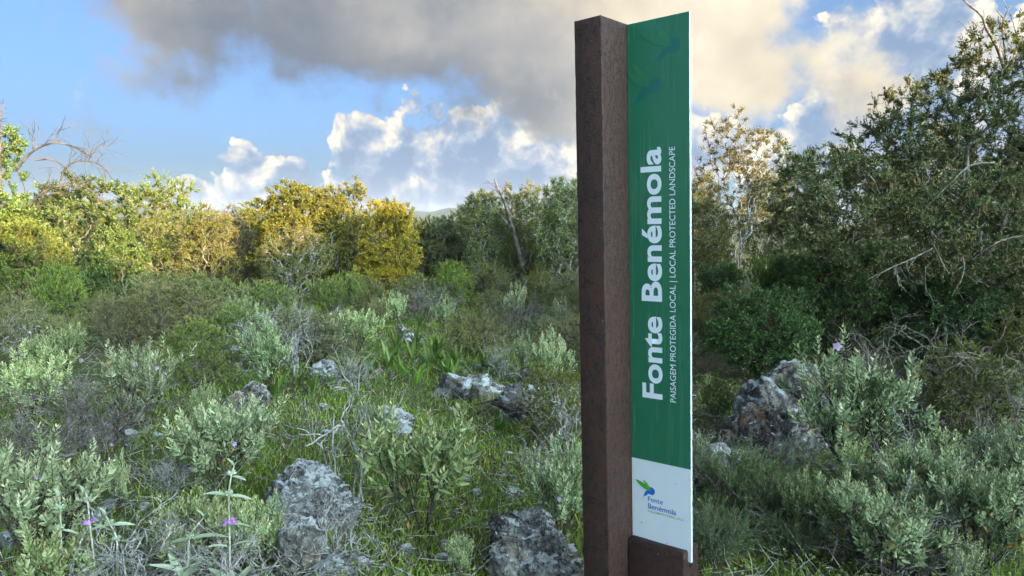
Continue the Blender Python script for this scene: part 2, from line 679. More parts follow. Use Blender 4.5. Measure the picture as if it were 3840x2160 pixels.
def rock_mat(name, base=(.255, .245, .23), dark=(.055, .052, .05), pale=(.58, .60, .60), warm=(.34, .22, .13), lichen=.5, warm_amt=.25):
    m, w = new_mat(name)
    tc = w.n('ShaderNodeTexCoord').outputs['Object']
    oi = w.n('ShaderNodeObjectInfo').outputs['Random']
    off = w.n('ShaderNodeCombineXYZ')
    w.put(off.inputs[0], w.m('MULTIPLY', oi, 31.0))
    w.put(off.inputs[1], w.m('MULTIPLY', oi, 17.0))
    v = w.v('ADD', tc, off.outputs[0])
    big = w.noise(v, 5.0, 6, .62)
    mid = w.noise(v, 16.0, 8, .68)
    fine = w.noise(v, 60.0, 6, .7)
    g = w.n('ShaderNodeNewGeometry')
    nz = w.n('ShaderNodeSeparateXYZ')
    w.put(nz.inputs[0], g.outputs['Normal'])
    c = w.mix(w.ss(mid, .36, .66), tuple(x * .42 for x in base), tuple(min(1, x * 1.5) for x in base))
    c = w.mix(w.m('MULTIPLY', w.ss(w.noise(w.v('ADD', v, (3, 5, 9)), 7.0, 5, .6), .52, .66), warm_amt * 3, clamp=True), c, warm)
    # black and white crusts of lichen, patches with their own outlines
    c = w.mix(w.ss(w.m('ADD', w.m('MULTIPLY', big, .55), w.m('MULTIPLY', fine, .45)), .50, .57), c, dark)
    up = w.ss(nz.outputs[2], .1, .95, -.14, .12)
    wl = w.m('ADD', w.m('ADD', w.m('MULTIPLY', w.noise(w.v('ADD', v, (11, 2, 7)), 8.0, 6, .62), .75), w.m('MULTIPLY', fine, .25)), up)
    c = w.mix(w.ss(wl, .66 - .13 * lichen, .70 - .13 * lichen), c, pale)
    vo = w.n('ShaderNodeTexVoronoi', feature='DISTANCE_TO_EDGE')
    w.put(vo.inputs['Vector'], w.v('ADD', v, w.v('SCALE', w.noise(v, 9.0, 4, .6, color=True), .25)))
    vo.inputs['Scale'].default_value = 6.0
    crack = w.ss(vo.outputs['Distance'], 0.0, .035)
    c = w.mix(w.ss(crack, 0, 1, .55, 0), c, dark)
    h = w.m('ADD', w.m('ADD', w.m('MULTIPLY', mid, .8), w.m('MULTIPLY', fine, .45)), w.m('MULTIPLY', crack, .18))
    return finish(m, w, principled(w, c, .9, .12, bump(w, h, 1.0, .06)))


# ------------------------------------------------------------------ terrain
def wave(x, y):
    return (0.022 * np.sin(1.9 * x + 1.1 * y + .4) + 0.02 * np.sin(-1.3 * x + 2.3 * y + 2.0) + 0.015 * np.sin(4.1 * x - 2.9 * y)
            + 0.010 * np.sin(7.3 * x + 5.7 * y + 1.0))


LD = np.array([-math.sin(SUN_AZ), -math.cos(SUN_AZ)])        # the way the light travels over the ground
LP = np.array([LD[1], -LD[0]])
SHADE_BANK_D = 24.0


def shade_bank_profile(wv):
    """height, across the light, of the unseen bank added to shade the foreground"""
    hi = 1 / (1 + np.exp(-(wv - 8.7) / .5)) * (1 - 1 / (1 + np.exp(-(wv - 13.4) / .9)))
    return (SHADE_BANK_LOW + SHADE_BANK_ADD * hi + .35 * np.sin(wv * 1.1 + .5) + .18 * np.sin(wv * 2.7 + 2)
            + .10 * np.sin(wv * 6.1)) * (1 / (1 + np.exp(-(wv + 9) / 1.2))) * (1 / (1 + np.exp((wv - 24) / 1.5)))


SHADE_BANK_LOW, SHADE_BANK_ADD = 2.55 + (SHADE_BANK_D + 2.5) * math.tan(SUN_EL), 1.2


def terrain(x, y):
    x, y = np.asarray(x, float), np.asarray(y, float)
    z = wave(x, y) * np.exp(-(x * x + y * y) / 900.0)
    s = x * LD[0] + y * LD[1]
    wv = x * LP[0] + y * LP[1]
    t = np.clip((-s - 8.0) / (SHADE_BANK_D - 8.0), 0, 1)
    z = z + shade_bank_profile(wv) * (t * t * (3 - 2 * t))  # bank added out of view behind the camera, shaped for its shadow
    return z


def tz(x, y):
    return float(terrain(x, y))


def ground_material():
    m, w = new_mat('soil')
    tc = w.n('ShaderNodeTexCoord').outputs['Object']
    n1 = w.noise(tc, .9, 5, .6)
    n2 = w.noise(tc, 14.0, 6, .65)
    n3 = w.noise(tc, 70.0, 4, .7)
    c = w.ramp(w.m('ADD', w.m('MULTIPLY', n2, .6), w.m('MULTIPLY', n3, .4)), [(.30, (.045, .038, .026)), (.48, (.11, .09, .055)), (.62, (.18, .15, .095)), (.75, (.28, .24, .18))])
    c = w.mix(w.ss(n1, .42, .60, 0, .75), c, w.mix(n3, (.055, .10, .02), (.14, .20, .055)))
    return finish(m, w, principled(w, c, .95, .1, bump(w, w.m('ADD', n2, n3), .8, .03)))


def build_ground():
    # one sheet out to the horizon: rings that widen with distance, all round the camera
    rad = np.concatenate([[0.0], np.geomspace(.25, 40, 150), np.geomspace(46, 3300, 22)])
    na = 200
    ang = np.linspace(0, 2 * math.pi, na, endpoint=False)
    R, A = np.meshgrid(rad[1:], ang, indexing='ij')
    x, y = R * np.sin(A), R * np.cos(A)
    z = terrain(x, y)
    v = np.concatenate([[[0, 0, tz(0, 0)]], np.stack([x, y, z], -1).reshape(-1, 3)])
    nr = len(rad) - 1
    i = np.arange(nr - 1)[:, None] * na + 1
    j = np.arange(na)[None, :]
    j2 = (j + 1) % na
    q = np.stack([i + j, i + na + j, i + na + j2, i + j2], -1).reshape(-1, 4)[:, ::-1]
    t = np.stack([np.zeros(na, int), 1 + np.arange(na), 1 + (np.arange(na) + 1) % na], -1)[:, ::-1]
    o = link('ground', mesh_np('ground', v, [q, t], True), None, ground_material())
    tag(o, kind='structure')
    return o


def build_hills():
    m, w = new_mat('far_hills')
    tc = w.n('ShaderNodeTexCoord').outputs['Object']
    n = w.noise(tc, .02, 6, .65)
    c = w.ramp(n, [(.35, (.045, .065, .060)), (.5, (.065, .090, .075)), (.65, (.10, .125, .095))])
    finish(m, w, principled(w, c, .95, .05))
    az = np.linspace(-1.0, 1.0, 240)
    rows = []
    hgt = 18 + 11 * np.sin(az * 9 + 1.2) + 7 * np.sin(az * 23 + .3) + 3 * np.sin(az * 61) + 1.5 * np.sin(az * 140 + 1)
    hgt = np.maximum(hgt + 12, 4)
    for k, (dist, fr) in enumerate(((1500, -.05), (1700, .35), (1900, .75), (2100, 1.0), (2500, .6), (3000, -.05))):
        rows.append(np.stack([dist * np.sin(az), dist * np.cos(az), hgt * fr + (0 if fr <= 0 else 2 * np.sin(az * 90 + k))], -1))
    v = np.array(rows)
    nr, nc = v.shape[:2]
    i = np.arange(nr - 1)[:, None] * nc
    j = np.arange(nc - 1)[None, :]
    q = np.stack([i + j, i + j + 1, i + nc + j + 1, i + nc + j], -1).reshape(-1, 4)
    o = link('hills', mesh_np('hills', v.reshape(-1, 3), q, True), None, m)
    tag(o, kind='structure')


build_ground()
build_hills()


# ------------------------------------------------------------------ the sign
def box_bm(bm, x0, x1, y0, y1, z0, z1, bev=0.0, segs=2):
    vs = [bm.verts.new((x, y, z)) for z in (z0, z1) for (x, y) in ((x0, y0), (x1, y0), (x1, y1), (x0, y1))]
    fs = [(0, 3, 2, 1), (4, 5, 6, 7), (0, 1, 5, 4), (1, 2, 6, 5), (2, 3, 7, 6), (3, 0, 4, 7)]
    faces = [bm.faces.new([vs[i] for i in f]) for f in fs]
    if bev:
        es = list({e for f in faces for e in f.edges})
        bmesh.ops.bevel(bm, geom=es, offset=bev, segments=segs, profile=.6, affect='EDGES')


def bm_mesh(bm, name, smooth=False):
    bmesh.ops.recalc_face_normals(bm, faces=bm.faces)
    me = bpy.data.meshes.new(name)
    bm.to_mesh(me)
    bm.free()
    if smooth:
        me.polygons.foreach_set('use_smooth', [True] * len(me.polygons))
    return me


def post_material():
    m, w = new_mat('brown_weathered_plastic_wood')
    tc = w.n('ShaderNodeTexCoord').outputs['Object']
    st = w.v('MULTIPLY', tc, (1, 1, .55))
    n1 = w.noise(st, 190.0, 4, .66)
    n2 = w.noise(st, 55.0, 5, .64)
    n3 = w.noise(tc, 5.0, 4, .6)
    pits = w.ss(w.m('ADD', w.m('MULTIPLY', n1, .62), w.m('MULTIPLY', n2, .38)), .435, .50)
    c = w.mix(w.ss(n2, .35, .68), (.034, .0145, .0105), (.056, .0255, .0185))
    c = w.mix(w.ss(n3, .35, .7, 0, .6), c, (.068, .027, .017))
    c = w.mix(pits, (.016, .009, .008), c)
    spots = w.ss(w.noise(w.v('ADD', tc, (4, 4, 4)), 120.0, 2, .5), .74, .78)
    c = w.mix(w.m('MULTIPLY', spots, .6), c, (.34, .30, .28))
    h = w.m('ADD', w.m('MULTIPLY', pits, .7), w.m('MULTIPLY', n1, .4))
    return finish(m, w, principled(w, c, .62, .35, bump(w, h, .7, .003)))


def text_mesh(body, bold=0.0, name='lettering'):
    c = bpy.data.curves.new(name, 'FONT')
    c.body = body
    c.size = 1.0
    c.offset = bold
    c.resolution_u = 6
    o = bpy.data.objects.new(name, c)
    COL.objects.link(o)
    bpy.context.view_layer.update()
    dg = bpy.context.evaluated_depsgraph_get()
    me = bpy.data.meshes.new_from_object(o.evaluated_get(dg))
    bpy.data.objects.remove(o)
    bpy.data.curves.remove(c)
    n = len(me.vertices)
    co = np.zeros(n * 3, np.float32)
    me.vertices.foreach_get('co', co)
    return me, co.reshape(-1, 3)


def place_text(body, parent, mat, name, origin, xdir, ydir, length, cap, bold, v_off):
    """flat print on the panel: origin (u, z) of the baseline start"""
    me, co = text_mesh(body, bold, name)
    _, cf = text_mesh('F', bold, 'probe')
    x0, x1 = co[:, 0].min(), co[:, 0].max()
    y0, ych = cf[:, 1].min(), cf[:, 1].max() - cf[:, 1].min()
    sx, sy = length / (x1 - x0), cap / ych
    X = (co[:, 0] - x0) * sx
    Yv = (co[:, 1] - y0) * sy
    u = origin[0] + X * xdir[0] + Yv * ydir[0]
    z = origin[1] + X * xdir[1] + Yv * ydir[1]
    out = np.stack([u, np.full_like(u, v_off), z], -1).astype(np.float32)
    me.vertices.foreach_set('co', out.ravel())
    me.update()
    return link(name, me, parent, mat)


def catmull(pts, n=10):
    pts = [np.asarray(p, float) for p in pts]
    k = len(pts)
    out = []
    for i in range(k):
        p0, p1, p2, p3 = pts[i - 1], pts[i], pts[(i + 1) % k], pts[(i + 2) % k]
        for t in np.linspace(0, 1, n, endpoint=False):
            out.append(.5 * ((2 * p1) + (-p0 + p2) * t + (2 * p0 - 5 * p1 + 4 * p2 - p3) * t * t + (-p0 + 3 * p1 - 3 * p2 + p3) * t ** 3))
    return np.array(out)


def shape_part(name, pts, parent, mat, v_off, smooth=True):
    from mathutils.geometry import tessellate_polygon
    P = catmull(pts) if smooth else np.array(pts)
    tri = tessellate_polygon([[Vector((p[0], p[1], 0)) for p in P]])
    v = [(p[0], v_off, p[1]) for p in P]
    me = bpy.data.meshes.new(name)
    me.from_pydata(v, [], [t if True else t for t in tri])
    me.update()
    return link(name, me, parent, mat)


def wing(a, b, wd):
    a, b = np.array(a), np.array(b)
    d = b - a
    n = np.array([-d[1], d[0]])
    n = n / np.linalg.norm(n) * wd
    return [a, a + d * .3 + n * .85, a + d * .6 + n, a + d * .87 + n * .55, b, b - d * .13 - n * .55, b - d * .4 - n, b - d * .7 - n * .85]


def bird(parent, pre, head, tail, w1, w2, root, k, m_body, m_w1, m_w2, z_off):
    """the emblem: two leaf-shaped wings over a body that thins into a hooked tail"""
    hx, hz = head
    body = [(hx, hz), (hx - .006 * k, hz + .0125 * k), (hx - .022 * k, hz + .0160 * k), (root[0] - .004 * k, root[1] + .004 * k),
            (root[0] - .020 * k, root[1] - .005 * k), ((tail[0] + root[0]) / 2 - .010 * k, (tail[1] + root[1]) / 2 + .003 * k), (tail[0] + .0035 * k, tail[1] + .018 * k), tail,
            (tail[0] + .0065 * k, tail[1] + .018 * k), ((tail[0] + root[0]) / 2 - .002 * k, (tail[1] + root[1]) / 2 - .002 * k), (root[0] - .010 * k, root[1] - .014 * k),
            (hx - .024 * k, hz - .0125 * k), (hx - .009 * k, hz - .0135 * k)]
    shape_part(pre + '_body', body, parent, m_body, -.0011 + z_off)
    shape_part(pre + '_wing', wing(w2, root, .0070 * k), parent, m_w2, -.0014 + z_off)
    shape_part(pre + '_wing', wing(w1, root, .0085 * k), parent, m_w1, -.0017 + z_off)


def worn_beam(x0, x1, y0, y1, z0, z1, bev, rings, seed):
    """an upright beam with worn, slightly uneven edges and a rough sawn top"""
    rng = np.random.default_rng(seed)
    prof = []
    for (cx, cy, a0) in ((x1 - bev, y1 - bev, 0), (x0 + bev, y1 - bev, 90), (x0 + bev, y0 + bev, 180), (x1 - bev, y0 + bev, 270)):
        for q in range(4):
            a = math.radians(a0 + 30 * q)
            prof.append((cx + math.cos(a) * bev, cy + math.sin(a) * bev, math.cos(a), math.sin(a)))
    prof = np.array(prof)
    n = len(prof)
    zs = np.linspace(z0, z1 - bev, rings)
    wear = np.zeros((rings, n))
    for k in range(4):                                      # each edge is worn on its own
        w_ = np.convolve(rng.normal(0, 1, rings + 12), np.ones(3) / 3, 'same')[6:-6]
        wear[:, k * 4:k * 4 + 4] = np.clip(w_[:, None] - .35, 0, 2) * .0016
    v = np.stack([prof[None, :, 0] - prof[None, :, 2] * wear, prof[None, :, 1] - prof[None, :, 3] * wear, np.repeat(zs[:, None], n, 1)], -1)
    top = np.stack([prof[:, 0] - prof[:, 2] * bev * .8, prof[:, 1] - prof[:, 3] * bev * .8, np.full(n, z1) + rng.normal(0, .0008, n)], -1)
    v = np.concatenate([v.reshape(-1, 3), top])
    i = np.arange(rings)[:, None] * n
    j = np.arange(n)[None, :]
    j2 = (j + 1) % n
    f = np.stack([i + j, i + j2, i + n + j2, i + n + j], -1).reshape(-1, 4)
    cen = len(v)
    v = np.concatenate([v, [[(x0 + x1) / 2, (y0 + y1) / 2, z1]]])
    e = rings * n
    t = np.stack([e + np.arange(n), e + (np.arange(n) + 1) % n, np.full(n, cen)], -1)
    return mesh_np('beam', v, [f, t])


def build_sign():
    SX, SY, YAW, LEAN = .4356, 2.7697, -.6964, -.0358
    root = empty('information_sign', (0, 0, 0))
    root.matrix_world = (Matrix.Translation((SX, SY, EYE)) @ Matrix.Rotation(LEAN, 4, 'Y') @ Matrix.Rotation(YAW, 4, 'Z') @ Matrix.Translation((0, 0, -EYE)))
    tag(root, 'tall green and white name panel held by a dark brown post', 'sign')
    E_ = EYE
    pm = post_material()
    link('post', worn_beam(-.1156, 0, -.171, .035, -.4, .7193 + E_, .0045, 150, 5), root, pm)
    blk = link('base_block', worn_beam(.0015, .2362, -.0367, .0869, -.4, -1.2189 + E_, .005, 50, 9), root, pm)
    blk['label'] = 'short brown block at the foot of the panel'
    # bolt hole in the block's end: a black disc stands for its shade
    v, f = tube_path([(.2350, .022, .272), (.2372, .022, .272)], [.013, .013], 16)
    link('bolt_hole_disc', mesh_np('bolt_hole_disc', v, f), blk, plain_mat('hole_shade_black', (.01, .01, .01), .6))
    # panel: a white sheet with the print on its face
    m, w = new_mat('white_sheet')
    tc = w.n('ShaderNodeTexCoord').outputs['Object']
    dn = w.noise(tc, 9.0, 5, .6)
    sp = w.ss(w.noise(tc, 55.0, 1, .5), .735, .765)
    c = w.mix(w.ss(dn, .4, .75, 0, .35), (.68, .71, .74), (.57, .60, .62))
    c = w.mix(w.m('MULTIPLY', sp, .7), c, (.16, .17, .15))
    finish(m, w, principled(w, c, .38, .4))
    bm = bmesh.new()
    box_bm(bm, .0006, .25, .0, .0100, -1.262 + E_, .7161 + E_, .0012, 1)
    panel = link('panel', bm_mesh(bm, 'panel'), root, m)
    m, w = new_mat('green_film')
    tc = w.n('ShaderNodeTexCoord').outputs['Object']
    c = w.mix(w.ss(w.noise(tc, 5.0, 4, .6), .35, .7), (.018, .132, .068), (.022, .146, .078))
    st = w.noise(w.v('MULTIPLY', tc, (40.0, 1.0, 1.6)), 1.0, 5, .6)
    dust = w.m('MULTIPLY', w.ss(st, .48, .75), w.ss(w.noise(tc, 3.0, 3, .6), .35, .65, .2, 1.0))
    c = w.mix(w.m('MULTIPLY', dust, .16), c, (.22, .26, .23))
    specks = w.ss(w.noise(w.v('ADD', tc, (2, 7, 1)), 95.0, 1, .5), .76, .79)
    c = w.mix(w.m('MULTIPLY', specks, .5), c, (.10, .12, .09))
    finish(m, w, principled(w, c, w.ss(dust, 0, 1, .26, .42), .5))
    bm = bmesh.new()
    box_bm(bm, .0012, .2488, -.0007, -.0001, -.9077 + E_, .7153 + E_)
    link('green_film', bm_mesh(bm, 'green_film'), panel, m)
    white = plain_mat('white_print', (.70, .74, .80), .4, .4)
    place_text('Fonte', panel, white, 'title_lettering', (.1362, -.6644 + E_), (0.0, 1.0), (-1.0, 0.0), .3105, .0845, .026, -.0012)
    place_text('Benémola', panel, white, 'title_lettering', (.1370, -.2977 + E_), (0.0, 1.0), (-1.0, 0.0), .5617, .0845, .026, -.0012)
    place_text('PAISAGEM PROTEGIDA LOCAL | LOCAL PROTECTED LANDSCAPE', panel, white, 'subtitle_lettering', (.1908, -.6669 + E_), (0.0018, 1.0), (-1.0, 0.0), .9275, .0228, 0.0, -.0012)
    blue = plain_mat('blue_print', (.012, .13, .48), .4, .4)
    lgreen = plain_mat('green_print', (.16, .42, .045), .4, .4)
    mgreen = plain_mat('mid_green_print', (.055, .33, .055), .4, .4)
    place_text('Fonte', panel, blue, 'emblem_lettering', (.0708, -1.0666 + E_), (1.0, 0.0), (0.0, 1.0), .0634, .0190, .006, -.0006)
    place_text('Benémola', panel, blue, 'emblem_lettering', (.0708, -1.0950 + E_), (1.0, 0.0), (0.0, 1.0), .1186, .0205, .006, -.0006)
    place_text('PAISAGEM PROTEGIDA LOCAL', panel, lgreen, 'emblem_lettering', (.0708, -1.1099 + E_), (1.0, 0.0), (0.0, 1.0), .1506, .0086, .004, -.0006)
    bird(panel, 'emblem', (.1012, -1.0255 + E_), (.0481, -1.0679 + E_), (.0188, -.9924 + E_), (.052, -.987 + E_), (.0813, -1.0244 + E_), 1.0, blue, mgreen, lgreen, .0005)
    fb = plain_mat('faint_blue_print', (.009, .118, .098), .32, .5)
    fg = plain_mat('faint_green_print', (.020, .150, .074), .32, .5)
    fg2 = plain_mat('faint_light_green_print', (.026, .160, .074), .32, .5)
    bird(panel, 'faint_emblem', (.2151, .6116 + E_), (.1099, .5357 + E_), (.0557, .6758 + E_), (.1201, .6858 + E_), (.1803, .6109 + E_), 1.75, fb, fg, fg2, 0)
    bird(panel, 'faint_emblem', (.1399, .481 + E_), (.0136, .3933 + E_), (.0025, .5395 + E_), (.0266, .5677 + E_), (.0948, .4816 + E_), 1.75, fb, fg, fg2, 0)
    return root


SIGN = build_sign()


# ------------------------------------------------------------------ rocks
from mathutils import noise as mn


def rock_mesh(name, lobes, seed, sub=4, rough=.26, pits=.75, cuts=7, flat=0.25):
    """a boulder: the outer reach of some overlapping lobes, split by a few flat breaks, then weathered"""
    rng = np.random.default_rng(seed)
    bm = bmesh.new()
    bmesh.ops.create_icosphere(bm, subdivisions=sub, radius=1.0)
    lo = np.array(lobes, float)
    planes = [(norm(rng.normal(0, 1, 3) * np.array([1, 1, .7])), rng.uniform(.62, .92)) for _ in range(cuts)]
    if seed == 57:                                        # a rounded dome: no broad flat breaks near its top
        planes = [(n_, k_) for n_, k_ in planes if n_[2] < .3]
    if seed == 13:
        planes.append((norm(np.array([.12, -.1, 1.0])), .70))
    size = float(np.mean(lo[:, 3:]))
    off = Vector(rng.uniform(-50, 50, 3))
    reach = np.max(np.abs(lo[:, :3]) + lo[:, 3:], axis=0)
    for v in bm.verts:
        d = np.array(v.co)
        best = 0.05 * size
        for c in lo:
            R = c[3:]
            a = np.sum((d / R) ** 2)
            b = -2 * np.sum(d * c[:3] / R ** 2)
            cc = np.sum((c[:3] / R) ** 2) - 1
            q = b * b - 4 * a * cc
            if q > 0:
                t = (-b + math.sqrt(q)) / (2 * a)
                best = max(best, t)
        p = d * best
        for n, k in planes:
            s = np.dot(p / reach, n)
            if s > k:
                p = p - n * reach * (s - k) * .85
        P = Vector(p)
        q = P / size + off
        h = mn.fractal(q * 1.1, .9, 2.1, 4) * .9 + mn.ridged_multi_fractal(q * 2.2, .9, 2.2, 4, 1.0, 2.0) * .22 - .25
        h -= max(0.0, mn.noise(q * 3.1 + Vector((9, 9, 9))) - .12) * pits * 1.4
        h += mn.fractal(q * 6.0, .8, 2.2, 4) * .22
        h -= max(0.0, mn.noise(q * 8.0 + Vector((3, 1, 9))) - .15) * .55
        h += (abs(mn.noise(q * 4.4 + Vector((7, 7, 2)))) - .25) * .5
        if sub > 5:
            h += mn.fractal(q * 17.0, .7, 2.1, 3) * .12
        p = p + norm(d * 1.0 + p / (reach ** 2 + 1e-6) * size) * h * rough * size
        v.co = p
    return bm_mesh(bm, name, True)


R_GREY = rock_mat('grey_limestone', base=(.27, .25, .22), lichen=.55, warm_amt=.16)
R_PALE = rock_mat('pale_limestone', base=(.36, .345, .32), lichen=.55, warm_amt=.16)
R_WARM = rock_mat('ochre_limestone', base=(.27, .23, .20), warm=(.36, .20, .11), lichen=.35, warm_amt=.55)
R_WHITE = rock_mat('white_crusted_limestone', base=(.31, .30, .285), lichen=.92, warm_amt=.05)

#        centre px, base py, width px, height px, depth ratio, seed, detail, material, label
ROCKS = [
    (1165, 1985, 350, 190, .8, 57, 6, R_WHITE, 'large rounded boulder capped with white lichen behind bare grey twigs', None),
    (1135, 2195, 215, 230, .7, 12, 6, R_GREY, 'pitted grey boulder just below the white lichen capped boulder', None),
    (2015, 2205, 380, 295, .8, 13, 6, R_PALE, 'big rugged grey boulder beside the foot of the brown post', None),
    (1468, 1640, 195, 108, .8, 14, 4, R_WHITE, 'small peaked rock with white top in the open grass', None),
    (1772, 1500, 285, 88, .6, 15, 4, R_GREY, 'long low dark rock lying across the grassy clearing', None),
    (1950, 1598, 185, 130, .7, 16, 4, R_GREY, 'grey rock with pale rim left of the post, beside yellow green bush', None),
    (1230, 1440, 130, 84, .7, 17, 4, R_WHITE, 'speckled rock among strap leaved plants in the clearing', None),
    (1505, 1275, 55, 50, .7, 18, 4, R_WARM, 'small pinkish rock at the far end of the clearing', None),
    (1978, 1460, 80, 70, .7, 19, 4, R_WARM, 'small reddish rock behind the long low rock', None),
    (1220, 1632, 42, 26, .8, 20, 3, R_WHITE, 'little white stone lying in the grass', None),
    (952, 1525, 128, 78, .7, 21, 4, R_GREY, 'dark rock with a white patch behind pale green shrub', None),
    (890, 1550, 76, 88, .6, 22, 4, R_WARM, 'split ochre rock leaning beside the dark rock with white patch', None),
    (345, 1665, 80, 60, .7, 23, 4, R_GREY, 'leftmost low dark rock under the grey thicket', 'rocks under the grey thicket'),
    (415, 1662, 90, 70, .7, 24, 4, R_GREY, 'middle low dark rock under the grey thicket', 'rocks under the grey thicket'),
    (485, 1662, 70, 50, .7, 25, 4, R_WHITE, 'rightmost low rock under the grey thicket', 'rocks under the grey thicket'),
    (342, 1845, 78, 50, .7, 26, 4, R_WARM, 'small ochre stone on the grass behind the purple flowers', None),
    (25, 2065, 120, 66, .7, 27, 4, R_WHITE, 'pale flat topped rock at the left edge behind broad leaves', None),
    (1258, 2215, 260, 95, .7, 28, 4, R_PALE, 'flat pale rock at the bottom edge left of the post', None),
    (1715, 1912, 46, 30, .8, 29, 3, R_WARM, 'small stone in grass right of the tall grey green shrub', 'loose stones in the grass'),
    (1668, 2055, 52, 34, .8, 30, 3, R_PALE, 'pale stone in grass under the tall grey green shrub', 'loose stones in the grass'),
    (1528, 2085, 80, 48, .8, 31, 3, R_GREY, 'grey stone in the grass right of the bare twisted stems', 'loose stones in the grass'),
    (1722, 2120, 66, 42, .8, 32, 3, R_GREY, 'lowest grey stone in the grass left of the big rugged boulder', 'loose stones in the grass'),
    (2700, 1850, 230, 160, .7, 33, 5, R_PALE, 'low pale rock beside the white lower end of the panel', None),
    (3452, 1585, 165, 135, .7, 34, 4, R_GREY, 'dark shaded rock behind the brown twig thicket', None),
    (880, 1372, 60, 74, .7, 35, 4, R_GREY, 'grey rock hidden behind the dense green bush', None),
    (1545, 1290, 110, 34, .5, 36, 3, R_GREY, 'low grey rock right of the small pinkish rock', None),
    (1000, 1385, 46, 30, .7, 37, 3, R_PALE, 'small pale stone at the foot of the upright grey green shrub', None),
]


def build_rocks():
    for (cx, by, wpx, hpx, dep, seed, sub, mat, label, grp) in ROCKS:
        g = ground_at(cx, by)
        dist = g.y
        wm, hm = wpx / F_PX * dist * .56, hpx / F_PX * dist * 1.05
        rng = np.random.default_rng(seed)
        lob = [(0, 0, 0, wm * .95, wm * dep, hm * .95)]
        for _ in range(3):
            a = rng.uniform(0, 6.28)
            lob.append((math.cos(a) * wm * .35, math.sin(a) * wm * dep * .35, rng.uniform(0, .3) * hm, wm * rng.uniform(.5, .7), wm * dep * rng.uniform(.5, .8), hm * rng.uniform(.5, .75)))
        if seed == 57:
            lob.append((-.1 * wm, 0, .15 * hm, wm * .62, wm * dep * .62, hm * .95))
        if wpx > 150:
            for sx_ in (-1, 1):
                lob.append((sx_ * wm * .48, 0, .05 * hm, wm * .50, wm * dep * .7, hm * rng.uniform(.65, .9)))
        me = rock_mesh('boulder', lob, seed, sub + (1 if wpx > 90 and sub < 5 else 0))
        y = g.y + wm * dep * .7
        x = g.x * y / g.y
        o = link('boulder' if wpx > 90 else 'stone', me, None, mat)
        o.location = (x, y, tz(x, y) + hm * .08)
        tag(o, label, 'rock', grp)
    # the tall pair at the right
    g = at_dist(2960, 5.05)
    k = 5.05 / F_PX
    me = rock_mesh('boulder', [(-.05, 0, 0, .36, .28, .36), (-.17, -.02, .18, .18, .2, .28), (.10, .05, .28, .25, .22, .30), (.22, 0, .05, .22, .2, .28)], 41, 6, .19, .9)
    o = link('boulder', me, None, R_GREY)
    o.location = (g.x, g.y, .02)
    tag(o, 'tallest grey boulder with a dark hollow, right of the sign', 'rock')
    g = at_dist(2812, 4.55)
    me = rock_mesh('boulder', [(0, 0, 0, .18, .17, .24), (.02, 0, .18, .11, .12, .20), (-.08, 0, .05, .14, .12, .16), (.07, 0, .1, .1, .12, .2)], 43, 6, .27, .9)
    o = link('boulder', me, None, R_WARM)
    o.location = (g.x, g.y, .02)
    tag(o, 'reddish brown broken boulder leaning in front of the tallest boulder', 'rock')


build_rocks()


# ------------------------------------------------------------------ vegetation materials
L_CIST = leaf_mat('sage_green_leaf', [(.142, .210, .080), (.278, .363, .153), (.430, .499, .251), (.609, .641, .378)], (.660, .578, .285), .7, .26, .7, .15)
L_CISTW = leaf_mat('yellowed_leaf', [(.42, .30, .05), (.50, .26, .06), (.36, .20, .07)], None, 0, .3)
L_GREEN = leaf_mat('fresh_green_leaf', [(.061, .115, .018), (.130, .203, .030), (.230, .297, .045)], (.461, .392, .069), .55, .28, .55, .18)
L_HEATH = leaf_mat('dull_heath_leaf', [(.099, .116, .039), (.190, .199, .066), (.330, .299, .112)], (.429, .355, .146), .4, .2, .7, .15)
L_OAK = leaf_mat('grey_green_oak_leaf', [(.057, .084, .024), (.112, .147, .042), (.203, .238, .077), (.330, .350, .143)], (.360, .294, .077), .4, .22, .55, .2)
L_OAKD = leaf_mat('dark_oak_leaf', [(.043, .067, .018), (.084, .118, .032), (.157, .197, .058), (.259, .290, .110)], (.281, .244, .060), .4, .22, .55, .2)
L_TOAK = leaf_mat('tawny_oak_leaf', [(.06, .07, .025), (.125, .125, .045), (.22, .19, .07), (.33, .28, .13)], (.36, .27, .09), .4, .25, .55, .2)
L_OAKT = leaf_mat('brown_gold_catkin', [(.20, .14, .03), (.33, .23, .04), (.42, .32, .08)], None, 0, .35)
L_MAST = leaf_mat('dark_glossy_leaf', [(.032, .079, .019), (.065, .140, .029), (.121, .227, .046)], (.203, .333, .060), .5, .22, .42, .3)
L_GOLD = leaf_mat('golden_leaf', [(.08, .10, .018), (.22, .20, .020), (.42, .33, .022), (.56, .43, .03)], (.60, .46, .04), .5, .32, .55, .18, vary=.05)
L_OGOLD = leaf_mat('olive_gold_leaf', [(.043, .076, .018), (.103, .133, .022), (.224, .209, .024), (.361, .294, .030)], (.396, .314, .040), .5, .30, .55, .18, vary=.05)
L_DULL = leaf_mat('dull_olive_leaf', [(.084, .111, .026), (.168, .199, .044), (.302, .299, .077)], (.420, .370, .106), .5, .22, .6, .2)
L_OLIVE = leaf_mat('olive_green_leaf', [(.060, .085, .020), (.12, .15, .030), (.21, .22, .045), (.32, .27, .05)], (.40, .30, .05), .5, .28, .55, .18, vary=.05)
L_LIME = leaf_mat('yellow_green_leaf', [(.045, .080, .014), (.095, .15, .022), (.18, .24, .040), (.28, .32, .07)], (.36, .37, .09), .5, .30, .5, .18, vary=.05)
L_CAROB = leaf_mat('round_pale_leaf', [(.030, .065, .018), (.075, .13, .030), (.17, .24, .065), (.30, .35, .13)], None, 0, .25, .5, .18, vary=.05)
